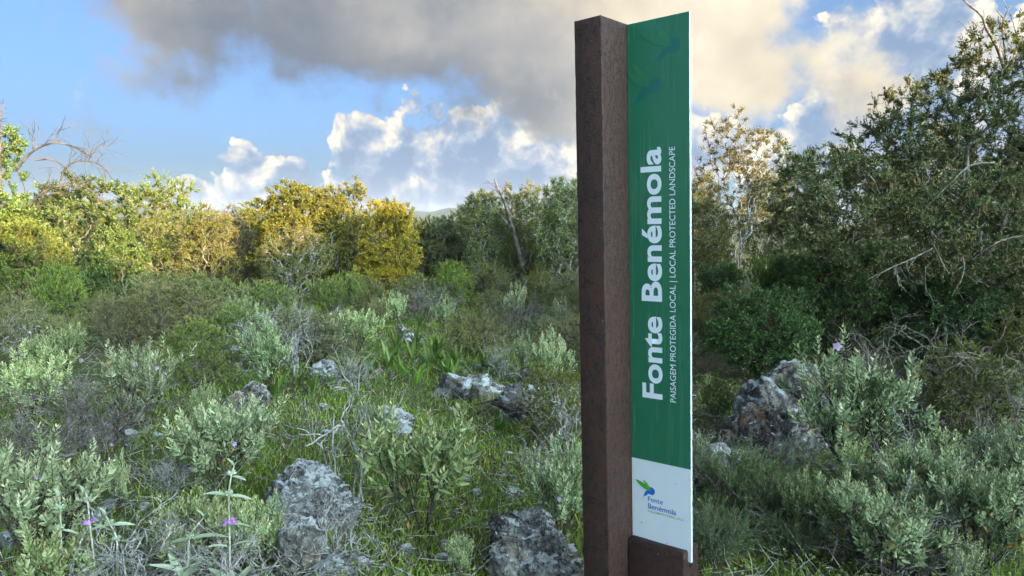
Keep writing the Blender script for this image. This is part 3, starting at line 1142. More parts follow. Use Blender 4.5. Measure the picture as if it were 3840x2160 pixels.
L_TAN = leaf_mat('tan_leaf', [(.14, .12, .06), (.26, .20, .09), (.36, .27, .10)], None, 0, .25, .6, .2)
L_FINE = leaf_mat('blue_green_needle', [(.067, .119, .035), (.143, .217, .069), (.252, .336, .112)], (.302, .378, .127), .4, .2, .6, .2)
L_STRAP = leaf_mat('strap_leaf', [(.052, .117, .013), (.086, .172, .021), (.138, .233, .036)], (.275, .274, .056), .35, .28, .35, .4)
L_PHL = leaf_mat('felted_leaf', [(.22, .29, .15), (.32, .39, .24), (.42, .48, .33)], (.46, .50, .36), .4, .2, .85, .1)
L_GRASS = leaf_mat('grass_blade', [(.110, .202, .020), (.206, .323, .034), (.323, .417, .063), (.588, .512, .162)], None, 0, .3, .55, .25)
L_CLOVER = leaf_mat('clover_leaf', [(.088, .156, .020), (.163, .252, .030), (.300, .336, .060)], None, 0, .3, .55, .25)
B_DARK = bark_mat('dark_brown_bark', (.035, .026, .020), (.11, .085, .065), 60)
B_GREY = bark_mat('silver_grey_bark', (.15, .13, .115), (.46, .43, .40), 45)
B_MID = bark_mat('grey_brown_bark', (.075, .062, .05), (.24, .21, .18), 50)
B_OAK = bark_mat('pale_oak_bark', (.075, .062, .048), (.25, .22, .175), 25)
B_DEAD = bark_mat('dark_dead_wood', (.045, .037, .030), (.14, .115, .095), 30)
B_ORNG = bark_mat('reddish_brown_bark', (.07, .042, .026), (.20, .13, .08), 40)
FLOWER = leaf_mat('mauve_petal', [(.40, .16, .48), (.55, .27, .60), (.66, .38, .68)], None, 0, .35, .6, .2)
FLOWERP = leaf_mat('pale_pink_petal', [(.62, .36, .62), (.74, .50, .74)], None, 0, .35, .6, .2)


# ------------------------------------------------------------------ growing things
def grow(rng, n_stems, height, spread, splits=(4, 4), wig=.12, up=.35, r0=.006, first=.35, shorten=.6, droop=0.0, steps=5, open_=.75):
    """stems that fork again and again: segments (p0,p1,r0,r1) and the ends (point, direction)"""
    P0, P1, R0, R1, ends = [], [], [], [], []

    def limb(p, d, ln, lev, r):
        pts = [p]
        dd = d.copy()
        for s in range(steps):
            dd = norm(dd + rng.normal(0, wig, 3) + np.array([0, 0, up - droop * s / steps]) * (.22))
            p = p + dd * ln / steps
            pts.append(p)
        rr = np.linspace(r, r * .55, steps + 1)
        for a in range(steps):
            P0.append(pts[a]); P1.append(pts[a + 1]); R0.append(rr[a]); R1.append(rr[a + 1])
        if lev < len(splits):
            n = max(1, int(round(splits[lev] * rng.uniform(.7, 1.3))))
            for q in range(n):
                t = first + (1 - first) * (q + rng.uniform(.2, .9)) / n
                f = min(t, .999) * steps
                i = int(f)
                b = pts[i] + (pts[i + 1] - pts[i]) * (f - i)
                base = norm(pts[i + 1] - pts[i])
                a1, a2 = frame_of(base[None])
                ph = rng.uniform(0, 6.28)
                side = a1[0] * math.cos(ph) + a2[0] * math.sin(ph)
                limb(b, norm(base * 1.0 + side * open_ * rng.uniform(.6, 1.2) + np.array([0, 0, up * .3])), ln * shorten * rng.uniform(.7, 1.25), lev + 1, r * .62)
        else:
            ends.append((pts[-1], norm(pts[-1] - pts[-2]), pts))
    for k in range(n_stems):
        ph = 6.283 * (k + rng.uniform(-.3, .3)) / n_stems
        tl = spread * math.sqrt(rng.uniform(.08, 1))
        d = norm(np.array([math.cos(ph) * tl, math.sin(ph) * tl, 1.0]))
        b = np.array([math.cos(ph), math.sin(ph), 0]) * .03 * rng.uniform(0, 1.5)
        limb(b, d, height * .55 * rng.uniform(.8, 1.15), 0, r0 * rng.uniform(.8, 1.2))
    return np.array(P0), np.array(P1), np.array(R0), np.array(R1), ends


def part_mesh(name, v, f, smooth=False, **at):
    return mesh_np(name, v, f, smooth, at)


PROTO = {}


def proto_shrub(key, stems, foliage, stem_mat, leaf_mat_, extra=()):
    PROTO[key] = (stems, foliage, stem_mat, leaf_mat_, extra)
    stems.materials.clear(); stems.materials.append(stem_mat)
    if foliage is not None:
        foliage.materials.clear(); foliage.materials.append(leaf_mat_)
    for nme, me, mt in extra:
        me.materials.clear(); me.materials.append(mt)


def put(key, name, loc, label, cat, group=None, rz=0.0, scale=1.0, stem_name='stems', leaf_name='foliage', tilt=(0, 0)):
    stems, foliage, sm, lm, extra = PROTO[key]
    root = empty(name, loc, rz, scale)
    root.rotation_euler = (tilt[0], tilt[1], rz)
    tag(root, label, cat, group)
    o = link(stem_name, stems, root)
    if stem_name in ('stems', 'twigs', 'branches'):
        o['kind'] = 'stuff'
    fo = root
    if foliage is not None:
        fo = link(leaf_name, foliage, root)
        fo['kind'] = 'stuff'
    for nme, me, mt in extra:
        o = link(nme, me, fo)
        if nme in ('yellowed_leaves', 'catkins'):
            o['kind'] = 'stuff'
    return root


def mk_cistus(key, seed, height=.62, spread=.55, n=7, splits=(4, 3), leaf=.040, wd=.013, k=18, sl=.11, yellow=.03):
    rng = np.random.default_rng(seed)
    p0, p1, r0, r1, ends = grow(rng, n, height, spread, splits, .10, .45, .0058, .40, .55)
    v, f = tubes_np(p0, p1, r0, r1, 4)
    s0 = np.array([e[0] for e in ends])
    sd_ = norm(np.array([e[1] for e in ends]) + np.array([0, 0, .55]))
    # the leafy shoots begin a little below each end
    s0 = s0 - sd_ * .03
    sl_ = sl * rng.uniform(.7, 1.3, len(s0))
    v2, f2, rnd, tip = shoots_to_leaves(s0, sd_, sl_, k, leaf, wd, 1.0, .55, .12, .5, rng, True, False, .22, .12, .16, 0.0)
    # fine stems carrying those shoots
    v3, f3 = tubes_np(s0, s0 + sd_ * sl_[:, None], np.full(len(s0), .0016), np.full(len(s0), .0010), 3)
    a = Acc(); a.add(v, f); a.add(v3, f3)
    # lower scattered leaves along the branches, more open
    pick = rng.choice(len(p0), min(len(p0), len(ends) * 2), replace=False)
    pick = pick[(p0[pick][:, 2] > height * .28)]
    acc = Acc()
    acc.add(v2, f2, rnd=rnd, tip=tip)
    if len(pick):
        v4, f4, rn4, t4 = shoots_to_leaves(p0[pick], norm(p1[pick] - p0[pick]), np.full(len(pick), .05), 4, leaf * .95, wd, 1.1, .4, .1, .0, rng, True, False, .2, .2, .25, 0)
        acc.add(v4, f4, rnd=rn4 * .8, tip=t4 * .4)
    ny = max(3, int(len(ends) * k * yellow * .5))
    pk = rng.choice(len(p0), ny)
    v5, f5, rn5, t5 = shoots_to_leaves(p1[pk], norm(rng.normal(0, 1, (ny, 3)) - np.array([0, 0, .8])), np.full(ny, .02), 1, leaf, wd, .5, .8, -.3, 0, rng)
    ye = part_mesh('yellowed_leaves', v5, f5, rnd=rn5, tip=t5)
    proto_shrub(key, a.mesh('stems'), acc.mesh('foliage'), B_DARK, L_CIST, (('yellowed_leaves', ye, L_CISTW),))


def mk_fine(key, seed, height, spread, n, splits, leaf, wd, k, sl, lm, bm_, out=.8, fwd=.8, wig=.10, r0=.005, first=.3, shorten=.55, up=.4, per=1, simple=True, low=True):
    """a bushy shrub of many upright leafy twigs"""
    rng = np.random.default_rng(seed)
    p0, p1, r0_, r1_, ends = grow(rng, n, height, spread, splits, wig, up, r0, first, shorten)
    v, f = tubes_np(p0, p1, r0_, r1_, 3)
    s0 = np.array([e[0] for e in ends]); sd_ = np.array([e[1] for e in ends])
    s0 = np.repeat(s0, per, 0)
    sd_ = norm(np.repeat(sd_, per, 0) + rng.normal(0, .35, s0.shape) * (per > 1) + np.array([0, 0, .25]))
    s0 = s0 - sd_ * sl * .3
    sl_ = sl * rng.uniform(.6, 1.3, len(s0))
    acc = Acc()
    v2, f2, rnd, tip = shoots_to_leaves(s0, sd_, sl_, k, leaf, wd, out, fwd, .08, .3, rng, False, simple)
    acc.add(v2, f2, rnd=rnd, tip=tip)
    if low:
        pk = rng.choice(len(p0), min(len(p0), len(ends)), replace=False)
        pk = pk[p0[pk][:, 2] > height * .25]
        v4, f4, rn4, t4 = shoots_to_leaves(p0[pk], norm(p1[pk] - p0[pk]), np.full(len(pk), sl * .6), max(3, k // 2), leaf * .9, wd, out, fwd, .0, .2, rng, False, simple)
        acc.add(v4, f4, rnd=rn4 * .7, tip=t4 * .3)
    a = Acc(); a.add(v, f)
    a.add(*tubes_np(s0, s0 + sd_ * sl_[:, None], np.full(len(s0), .0014), np.full(len(s0), .0008), 3))
    proto_shrub(key, a.mesh('stems'), acc.mesh('foliage'), bm_, lm)


def mk_dead(key, seed, height, spread, n, splits, wig, r0, mat, droop=0.6, up=.3, shorten=.6, first=.25, open_=.85, steps=6, sides=4):
    rng = np.random.default_rng(seed)
    p0, p1, r0_, r1_, ends = grow(rng, n, height, spread, splits, wig, up, r0, first, shorten, droop, steps, open_)
    v, f = tubes_np(p0, p1, np.maximum(r0_, .0009), np.maximum(r1_, .0007), sides)
    proto_shrub(key, part_mesh('twigs', v, f), None, mat, None)


def mk_crown(key, seed, lobes, n_t, stems, per, k, leaf, wd, sl, lm, bm_, shell=.65, out=.9, fwd=.7, up=.05, simple=True, r_tip=.0022, expo=.46,
             jitter=.12, catkins=0, droop=.15, wander=.5, sides=5, zmin=.05):
    """a tree or tall shrub: limbs that reach to points all through the crown, each with leafy shoots"""
    rng = np.random.default_rng(seed)
    T, O = sample_lobes(lobes, n_t, rng, shell, zmin)
    p0, p1, r0, r1, dirs = skeleton(T, stems, rng, 2.0, jitter, r_tip, expo)
    v, f = tubes_np(p0, p1, r0, r1, sides)
    s0 = np.repeat(T, per, 0)
    sd_ = norm(np.repeat(dirs * .6 + O * .7, per, 0) + rng.normal(0, wander, s0.shape) + np.array([0, 0, .15]))
    sl_ = sl * rng.uniform(.6, 1.4, len(s0))
    s0 = s0 - sd_ * (sl_ * .25)[:, None]
    v2, f2, rnd, tip = shoots_to_leaves(s0, sd_, sl_, k, leaf, wd, out, fwd, up, .3, rng, False, simple, .22, droop)
    a = Acc(); a.add(v, f)
    a.add(*tubes_np(s0, s0 + sd_ * sl_[:, None], np.full(len(s0), r_tip * .8), np.full(len(s0), r_tip * .45), 3))
    extra = []
    if catkins:
        pk = rng.choice(len(s0), catkins)
        b = np.repeat(s0[pk] + sd_[pk] * sl_[pk][:, None] * .6, 5, 0)
        n = len(b)
        d = norm(rng.normal(0, .35, (n, 3)) - np.array([0, 0, 1.0]))
        s_ = norm(np.cross(d, rng.normal(0, 1, (n, 3))))
        vc, fc, q = leaves_np(b + rng.normal(0, .012, (n, 3)), d, s_, (.060 * rng.uniform(.7, 1.3, n)), .009, .3, .0, True)
        extra.append(('catkins', part_mesh('catkins', vc, fc, rnd=np.repeat(rng.uniform(0, 1, n), q), tip=np.zeros(n * q)), L_OAKT))
    fo = part_mesh('crown', v2, f2, rnd=rnd, tip=tip)
    proto_shrub(key, a.mesh('trunk'), fo, bm_, lm, tuple(extra))


def px_size(dist, top_py, px=1920):
    """height above the ground of something at a distance whose top is seen at a row of the photograph"""
    d = ray(px, top_py)
    return EYE + d.z / d.y * dist


def lobes_blob(rng, w, d, h, n=7, base=.35, squash=.8):
    """uneven crown outline: a few overlapping ellipsoids inside a w x d x h box"""
    out = [(0, 0, h * .55, w * .36, d * .36, h * .42)]
    for k in range(n):
        a = 6.283 * (k + rng.uniform(-.3, .3)) / n
        rr = rng.uniform(.22, .34)
        z = h * rng.uniform(base, .84)
        s = rng.uniform(.14, .23)
        out.append((math.cos(a) * w * rr, math.sin(a) * d * rr, z, w * s, d * s, h * s * squash))
    for k in range(max(4, n // 2)):
        s = rng.uniform(.11, .17)
        out.append((rng.uniform(-.22, .22) * w, rng.uniform(-.2, .2) * d, h * rng.uniform(.86, .95), w * s, d * s, h * rng.uniform(.08, .13)))
    return out


# ------------------------------------------------------------------ prototypes
mk_cistus('cist1', 101, .62, .60, 10, (5, 3), .044, .016)
mk_cistus('cist2', 102, .60, .75, 10, (5, 3), .044, .016)
mk_cistus('cist3', 103, .72, .35, 8, (5, 3), .044, .016)
mk_cistus('cist4', 104, .62, .70, 6, (4, 3), .056, .020, 14, .12, .06)      # larger, longer leaves, few stems
mk_cistus('cist5', 105, .45, .90, 10, (5, 3), .044, .016)
mk_cistus('cist6', 106, .70, .50, 9, (5, 3), .044, .016)
mk_fine('green1', 121, .72, .75, 13, (6, 5), .022, .008, 18, .10, L_GREEN, B_MID, .9, .7)
mk_fine('heath1', 122, .60, .90, 12, (6, 5), .020, .007, 14, .08, L_HEATH, B_DARK, .9, .7, .16)
mk_fine('heath2', 123, .80, .80, 12, (6, 5), .026, .010, 12, .10, L_HEATH, B_MID, .9, .7, .18, per=2)
mk_fine('heath3', 124, .90, .55, 12, (6, 5), .032, .012, 11, .11, L_GREEN, B_MID, .9, .8, .14, per=2)
mk_fine('ygreen', 125, .60, .70, 10, (6, 5), .020, .006, 16, .09, L_OLIVE, B_GREY, .9, .8, .14)
mk_fine('fine1', 126, .60, .95, 14, (6, 5), .018, .0038, 30, .13, L_FINE, B_MID, .9, .55, .20)
mk_fine('fine2', 127, .50, 1.0, 14, (6, 5), .018, .0038, 30, .13, L_FINE, B_MID, .9, .55, .22)
mk_dead('dead1', 141, .60, 1.1, 10, (4, 3, 2), .24, .0062, B_GREY)
mk_dead('dead2', 142, .55, 1.3, 12, (4, 4, 2), .25, .0045, B_MID, .9)
mk_dead('dead3', 143, .75, .60, 5, (2, 3, 2), .26, .0066, B_GREY, .3)
mk_dead('dead4', 144, .60, 1.4, 9, (4, 3, 2), .25, .0040, bark_mat('brown_dry_twig', (.11, .085, .07), (.32, .26, .22), 50), 1.0)
mk_dead('dead5', 145, .50, 1.2, 10, (4, 4, 3), .24, .0040, B_GREY, .8)

for _k, _s, _w, _h, _lm, _bm, _lf, _wd in (('bush_g', 161, 1.0, .85, L_GREEN, B_MID, .030, .011), ('bush_d1', 162, 1.3, .80, L_HEATH, B_MID, .026, .012), ('bush_d2', 163, 1.2, .95, L_DULL, B_MID, .030, .013),
                                           ('bush_d3', 164, 1.4, .75, L_DULL, B_GREY, .024, .010), ('bush_o', 165, 1.1, .90, L_OLIVE, B_GREY, .030, .011), ('bush_h', 166, 1.2, .70, L_HEATH, B_DARK, .020, .009)):
    _r = np.random.default_rng(_s)
    _st = [[np.zeros(3), np.array([math.cos(a) * .10, math.sin(a) * .10, _h * .2]), np.array([math.cos(a) * .25 * _w, math.sin(a) * .25 * _w, _h * .45])] for a in np.arange(7) * .9]
    mk_crown(_k, _s, lobes_blob(_r, _w, _w, _h, 11, .25, .9), 520, _st, 3, 11, _lf, _wd, .085, _lm, _bm, .6, up=.2, fwd=.9, wander=.35, sides=4, r_tip=.0014)


def low(px, py=None, dist=None):
    g = ground_at(px, py) if dist is None else at_dist(px, dist)
    g.z = tz(g.x, g.y) - .01
    return g


# ---------------------------------------------------------------- grey-green shrubs, each where it stands
#  key, column, distance, row of its top, label, turn, (proto height)
PH = {'cist1': .70, 'cist2': .66, 'cist3': .82, 'cist4': .70, 'cist5': .50, 'cist6': .80, 'green1': .82, 'heath1': .66, 'heath2': .90, 'heath3': 1.0, 'ygreen': .68, 'fine1': .62, 'fine2': .52,
      'dead1': .62, 'dead2': .55, 'dead3': .80, 'dead4': .58, 'dead5': .52}


def measure():
    for k, (st, fo, *_r) in PROTO.items():
        me = fo or st
        n = len(me.vertices)
        co = np.zeros(n * 3, np.float32)
        me.vertices.foreach_get('co', co)
        PH[k] = float(np.percentile(co.reshape(-1, 3)[:, 2], 99.3))


measure()


def stand(key, name, px, dist, top, label, cat, group=None, rz=0.0, wide=1.0, **kw):
    g = low(px, None, dist)
    s = (px_size(dist, top, px) - g.z) / PH[key]
    return put(key, name, g, label, cat, group, rz, (s * wide, s * wide, s), **kw)


G_SAGE = 'grey green shrubs among the rocks'
SAGE = [
    ('cist1', 120, 3.15, 1640, 'pale grey green shrub at the left edge, nearest to the purple flowers', .3, 1.0),
    ('cist2', 830, 3.95, 1490, 'wide grey green shrub with tan shoot tips left of the white capped boulder', 1.2, 1.0),
    ('cist4', 1590, 3.62, 1520, 'tall loose grey green shrub with large leaves on bare stems, centre', 2.1, 1.0),
    ('cist6', 520, 5.25, 1290, 'bushy grey green shrub with small mauve flowers left of the dense green bush', .7, 1.0),
    ('cist1', 110, 5.4, 1300, 'grey green shrub behind the grey thicket at the left edge', 3.9, 1.0),
    ('cist3', 1000, 6.2, 1172, 'slender upright grey green shrub right of the dense green bush', 0.2, .8),
    ('cist2', 210, 6.6, 1226, 'low grey green shrub in front of the dark heath at left', 2.2, 1.0),
    ('cist6', 3240, 4.15, 1300, 'tall grey green shrub topped with a pink flower beside the tallest boulder', 1.9, .95),
    ('cist5', 3490, 3.45, 1680, 'pale shrub with reddish buds low at the right', .5, .9),
    ('cist3', 3800, 3.4, 1560, 'grey green shrub cut by the right edge of the picture', 1.4, 1.0),
    ('cist2', 3760, 5.5, 1370, 'grey green shrub behind brown twigs near the right edge', 4.4, 1.0),
    ('cist1', 2110, 3.55, 1650, 'grey green shrub just left of the brown post above the rugged boulder', 2.8, .70),
    ('cist3', 2640, 4.4, 1620, 'single leafy sprig just right of the white edge of the panel', 5.1, .35),
    ('cist2', 1330, 8.3, 1160, 'broad grey green shrub behind the speckled rock', .9, 1.15),
    ('cist3', 1662, 10.0, 1112, 'small grey green shrub at the head of the clearing', 3.3, .9),
    ('cist1', 1478, 10.5, 1095, 'far grey green shrub beside the path into the clearing', 3.3, .8),
    ('cist3', 2092, 9.5, 1120, 'grey green shrub far behind, touching the left side of the post', 1.3, .8),
    ('cist5', 700, 3.0, 1870, 'low grey green shrub behind the rightmost purple flower', 1.1, .9),
    ('cist5', 930, 3.1, 1880, 'low grey green shrub at the left foot of the white capped boulder', 2.6, .8),
    ('cist5', 3640, 2.95, 2010, 'low grey green shrub at the bottom right corner', 3.8, .8),
    ('cist4', 3240, 3.75, 1650, 'leafy shrub in front of the tall shrub with the pink flower', .1, .7),
    ('cist4', 200, 2.75, 1960, 'broad leaved grey green shrub at the bottom left corner', .4, .8),
    ('cist1', 1930, 11.0, 1068, 'far shrub left of the post with pale upright shoots', 2.0, .8),
    ('cist3', 1960, 7.2, 1240, 'grey green shrub right of the dark rounded heath bush', .6, .7),
    ('cist1', 2070, 6.5, 1240, 'grey green shrub just left of the middle of the post', 4.0, .7),
    ('cist2', 900, 9.0, 1120, 'far grey green shrub above the upright slender one', 4.0, .9),
    ('cist3', 2660, 6.2, 1400, 'small pale shrub in front of dark glossy leaves right of the panel', .2, .45),
    ('cist1', 3060, 3.35, 1770, 'grey green shrub under the tallest boulder among feathery bushes', 2.9, .7),
    ('cist2', 3360, 3.0, 1820, 'wide pale shrub at the bottom right in front of the dark tangle', 5.2, 1.0),
    ('cist6', 3720, 3.1, 1720, 'pale shrub at the bottom right just inside the right edge', 3.5, .9),
    ('cist4', 3570, 3.9, 1600, 'loose pale shrub right of the shrub with reddish buds', 4.1, .8),
    ('cist3', 420, 3.6, 1700, 'thin pale shrub in the grass right of the left edge shrub', 2.4, .5),
    ('cist6', 1400, 4.6, 1500, 'thin pale shrub left of the small peaked rock', 2.4, .55),
    ('cist1', 760, 5.2, 1430, 'pale shrub in front of the dense green bush', .9, .6),
    ('cist5', 1720, 3.05, 2010, 'small shrub in the grass left of the rugged boulder', 1.7, .55),
]
for (key, px, dist, top, label, rz, wide) in SAGE:
    stand(key, 'sage_leaf_shrub', px, dist, top, label, 'shrub', G_SAGE, rz, wide * 1.10)

# ---------------------------------------------------------------- darker low shrubs
stand('bush_g', 'dense_green_shrub', 745, 6.2, 1200, 'dense dark green bush with yellow green tips, left of centre', 'shrub', None, .5, .95)
stand('bush_h', 'heath_shrub', 1780, 8.0, 1178, 'dark rounded heath bush standing in the clearing', 'shrub', None, .9, 1.0)
stand('bush_h', 'heath_shrub', 2095, 8.0, 1190, 'dark rounded heath bush close to the left side of the post', 'shrub', None, 2.9, .9)
stand('bush_o', 'yellow_green_shrub', 2090, 5.0, 1375, 'yellow green bush with pale twigs left of the post', 'shrub', None, .4, .9)
stand('bush_o', 'yellow_green_shrub', 1850, 11.0, 1085, 'yellow green bush at the head of the clearing', 'shrub', None, 1.4, 1.0)
stand('bush_d2', 'leafy_shrub', 3640, 5.2, 1290, 'leafy dull green bush among brown twigs near the right edge', 'shrub', None, 2.0, .8)
stand('bush_g', 'leafy_shrub', 2700, 5.6, 1420, 'leafy green bush between the panel and the boulders', 'shrub', None, 1.0, .8)
stand('fine1', 'feathery_shrub', 2800, 3.75, 1660, 'feathery dark green bush in front of the reddish boulder', 'shrub', None, .2, 1.1)
stand('fine2', 'feathery_shrub', 2700, 3.15, 1890, 'feathery blue green bush beside the brown block of the sign', 'shrub', None, 1.2, 1.1)
stand('fine1', 'feathery_shrub', 2960, 3.5, 1770, 'feathery green bush at the foot of the tallest boulder', 'shrub', None, 4.2, .9)
stand('fine2', 'feathery_shrub', 2990, 3.2, 1940, 'low feathery bush at the bottom edge right of the sign', 'shrub', None, 2.2, 1.1)

G_BRUSH = 'dull brush below the trees'
rb = np.random.default_rng(55)
ORD = ['first', 'second', 'third', 'fourth', 'fifth', 'sixth', 'seventh', 'eighth', 'ninth', 'tenth', 'eleventh', 'twelfth', 'thirteenth', 'fourteenth', 'fifteenth', 'sixteenth', 'seventeenth', 'eighteenth', 'nineteenth', 'twentieth', 'twenty-first', 'twenty-second', 'twenty-third', 'twenty-fourth', 'twenty-fifth', 'twenty-sixth', 'twenty-seventh', 'twenty-eighth', 'twenty-ninth', 'thirtieth', 'thirty-first', 'thirty-second', 'thirty-third', 'thirty-fourth', 'thirty-fifth', 'thirty-sixth', 'thirty-seventh', 'thirty-eighth', 'thirty-ninth', 'fortieth'] + ['forty-' + q for q in ('first', 'second', 'third', 'fourth', 'fifth', 'sixth', 'seventh', 'eighth', 'ninth')] + ['fiftieth'] + ['fifty-' + q for q in ('first', 'second', 'third', 'fourth', 'fifth', 'sixth')]
BRUSH = [('heath2', 2250, 9.0, 1110), ('heath3', 2370, 10.2, 1070), ('heath2', 2490, 9.2, 1110), ('heath3', 2430, 7.4, 1210), ('heath2', 2300, 6.6, 1260), ('heath3', 3960, 6.2, 1200), ('heath2', 4180, 7.2, 1120), ('heath3', 4350, 6.0, 1150), ('heath2', -160, 8.4, 1130), ('heath3', -320, 9.4, 1080),
        ('heath2', 60, 9.0, 1120), ('heath3', 230, 9.6, 1085), ('heath2', 400, 9.4, 1100), ('heath2', 580, 9.8, 1075), ('heath3', 760, 9.6, 1090), ('heath2', 470, 8.2, 1160),
        ('heath2', 250, 8.0, 1180), ('heath3', 60, 7.6, 1200), ('heath3', 930, 10.2, 1060), ('heath2', 1080, 10.4, 1040), ('heath3', 1250, 10.6, 1020), ('heath2', 660, 8.6, 1130),
        ('heath2', 1130, 9.2, 1110), ('heath3', 1380, 11.4, 1000), ('heath2', 1560, 12.0, 1010), ('heath3', 1700, 12.2, 1010), ('heath2', 1840, 12.6, 1000), ('heath3', 2010, 12.0, 1030), ('heath2', 2150, 11.2, 1060),
        ('heath3', 2680, 10.0, 1080), ('heath2', 2780, 9.0, 1120), ('heath3', 870, 8.4, 1150), ('heath2', 1180, 7.6, 1190), ('heath3', 2900, 11.0, 1000), ('heath2', 3080, 9.8, 1050), ('heath3', 1000, 9.4, 1090), ('heath2', 1420, 10.2, 1080), ('heath3', 1300, 9.6, 1100), ('heath2', 2620, 8.4, 1170), ('heath3', 2140, 10.4, 1080)]
for i, (key, px, dist, top) in enumerate(sorted(BRUSH, key=lambda b: (b[1] - 1920) / 1.0)):
    key = ('bush_d1', 'bush_d2', key, 'bush_d3', 'bush_g', key, 'bush_o', 'bush_h', key)[i % 9]
    stand(key, 'heath_shrub', px, dist, top - (30 if px > 1660 else -14 if px > 900 else 48) + rb.uniform(-45, 45), 'dull green heath bush, %s from the left in the brush below the trees' % ORD[i], 'shrub', G_BRUSH, rb.uniform(0, 6.28), rb.uniform(.75, 1.15))

# ---------------------------------------------------------------- dry twig thickets
DRY = [
    ('dead2', 330, 4.7, 1370, 'tangled grey brown leafless thicket in front of the bushy shrub at left', .4, 1.25),
    ('dead2', 120, 4.2, 1500, 'leafless brown thicket at the left edge above the pale shrub', 1.9, 1.1),
    ('dead3', 1310, 3.75, 1330, 'tall bare silver stems rising left of the large leaved shrub', .3, .6),
    ('dead1', 1230, 3.05, 1870, 'bare twisted silver twigs in front of the white capped boulder', 2.3, 1.0),
    ('dead1', 330, 2.75, 1930, 'tangle of bare silver twigs around the purple flowers', 1.0, 1.1),
    ('dead5', 610, 2.8, 1960, 'tangle of bare grey twigs between the purple flowers', 2.0, 1.2),
    ('dead1', 900, 2.85, 1950, 'bare silver twigs at the right of the rightmost purple flower', 4.0, 1.0),
    ('dead5', 620, 3.9, 1700, 'dense dry twigs in the grass left of the wide grey green shrub', 5.0, 1.0),
    ('dead1', 1990, 4.3, 1640, 'dry grey twigs behind the big rugged boulder', .8, .9),
    ('dead3', 2140, 4.6, 1440, 'pale bare stems against the left side of the post', 1.8, .7),
    ('dead4', 3560, 5.6, 1180, 'brown leafless thicket under the big oak at the right edge', .2, 1.2),
    ('dead4', 3330, 6.0, 1190, 'brown leafless thicket behind the pink flower', 1.2, 1.0),
    ('dead4', 3780, 5.0, 1240, 'brown leafless thicket cut by the right edge of the picture', 2.2, 1.1),
    ('dead2', 3300, 3.1, 1830, 'dark tangle of dry twigs low at the right', .5, 1.1),
    ('dead1', 3420, 3.0, 1850, 'pale forked twigs among dark tangle low at the right', 1.5, .9),
    ('dead2', 2980, 3.6, 1790, 'dark dry twigs under the tallest boulder', 2.5, .7),
    ('dead1', 2690, 4.1, 1600, 'thin bare twigs beside the low pale rock', 3.6, .8),
    ('dead5', 2980, 4.3, 1600, 'fine bare twigs in front of the tallest boulder', 4.6, .7),
    ('dead3', 1110, 6.8, 1150, 'tall bare pale stems behind the clearing at left', 4.6, .5),
    ('dead5', 1330, 6.8, 1330, 'bare twigs in front of the broad grey green shrub', 2.6, .9),
    ('dead1', 1880, 7.0, 1280, 'pale bare stems under the dark rounded heath bush', 2.6, .8),
    ('dead2', 1950, 10.0, 1120, 'purplish dry brush at the head of the clearing', 2.6, 1.2),
    ('dead2', 2110, 9.0, 1150, 'purplish dry brush close to the post', 3.3, 1.1),
    ('dead5', 1080, 8.0, 1150, 'grey dry brush behind the slender upright shrub', 3.3, 1.2),
    ('dead5', 1080, 7.6, 1150, 'silvery leafless brush left of the broad grey green shrub', .6, 1.0),
    ('dead2', 1600, 11.0, 1060, 'brown leafless brush under the brightest golden shrub', 1.6, 1.2),
    ('dead5', 3650, 3.6, 1560, 'bare arching twigs right of the pale shrub with reddish buds', 5.3, .8),
]
for (key, px, dist, top, label, rz, wide) in DRY:
    stand(key, 'dry_shrub', px, dist, top, label, 'dry shrub', 'leafless thickets', rz, wide, stem_name='twigs')


# ---------------------------------------------------------------- trees and tall shrubs
def stems_up(rng, n, h, spread, lean=0.0, steps=4):
    out = []
    for k in range(n):
        a = 6.283 * k / n + rng.uniform(-.5, .5)
        p = np.array([0.0, 0.0, 0.0])
        pts = [p]
        for s in range(steps):
            p = p + np.array([math.cos(a) * spread * h / steps + rng.normal(0, .03) * h + lean * h / steps, math.sin(a) * spread * h / steps + rng.normal(0, .03) * h, h / steps])
            pts.append(p)
        out.append(pts)
    return out


def tall(key, seed, px, dist, x0, x1, top, lm, bm_, label, name, cat, n_t=420, per=3, k=9, leaf=.045, wd=.022, sl=.12, base=.25, stems=4, group=None, depth=1.0, nl=8, catkins=0, shell=.65, spread=.25, **kw):
    """one tall shrub or tree from its outline in the photograph: columns x0..x1, top row, distance"""
    rng = np.random.default_rng(seed)
    h = px_size(dist, top, px) * 1.04
    w = (x1 - x0) / F_PX * dist
    lobes = lobes_blob(rng, w, w * depth, h, nl, base)
    n_t, per = int(n_t * .68), per + 2                    # fewer, fuller sprays: clumps with gaps between them
    kw.setdefault('wander', .75)
    mk_crown(key, seed, lobes, n_t, stems_up(rng, stems, h * .55, spread), per, k, leaf, wd, sl, lm, bm_, shell, catkins=catkins, **kw)
    g = low((x0 + x1) / 2, None, dist)
    return put(key, name, g, label, cat, group, 0, 1.0, 'trunk', 'crown')


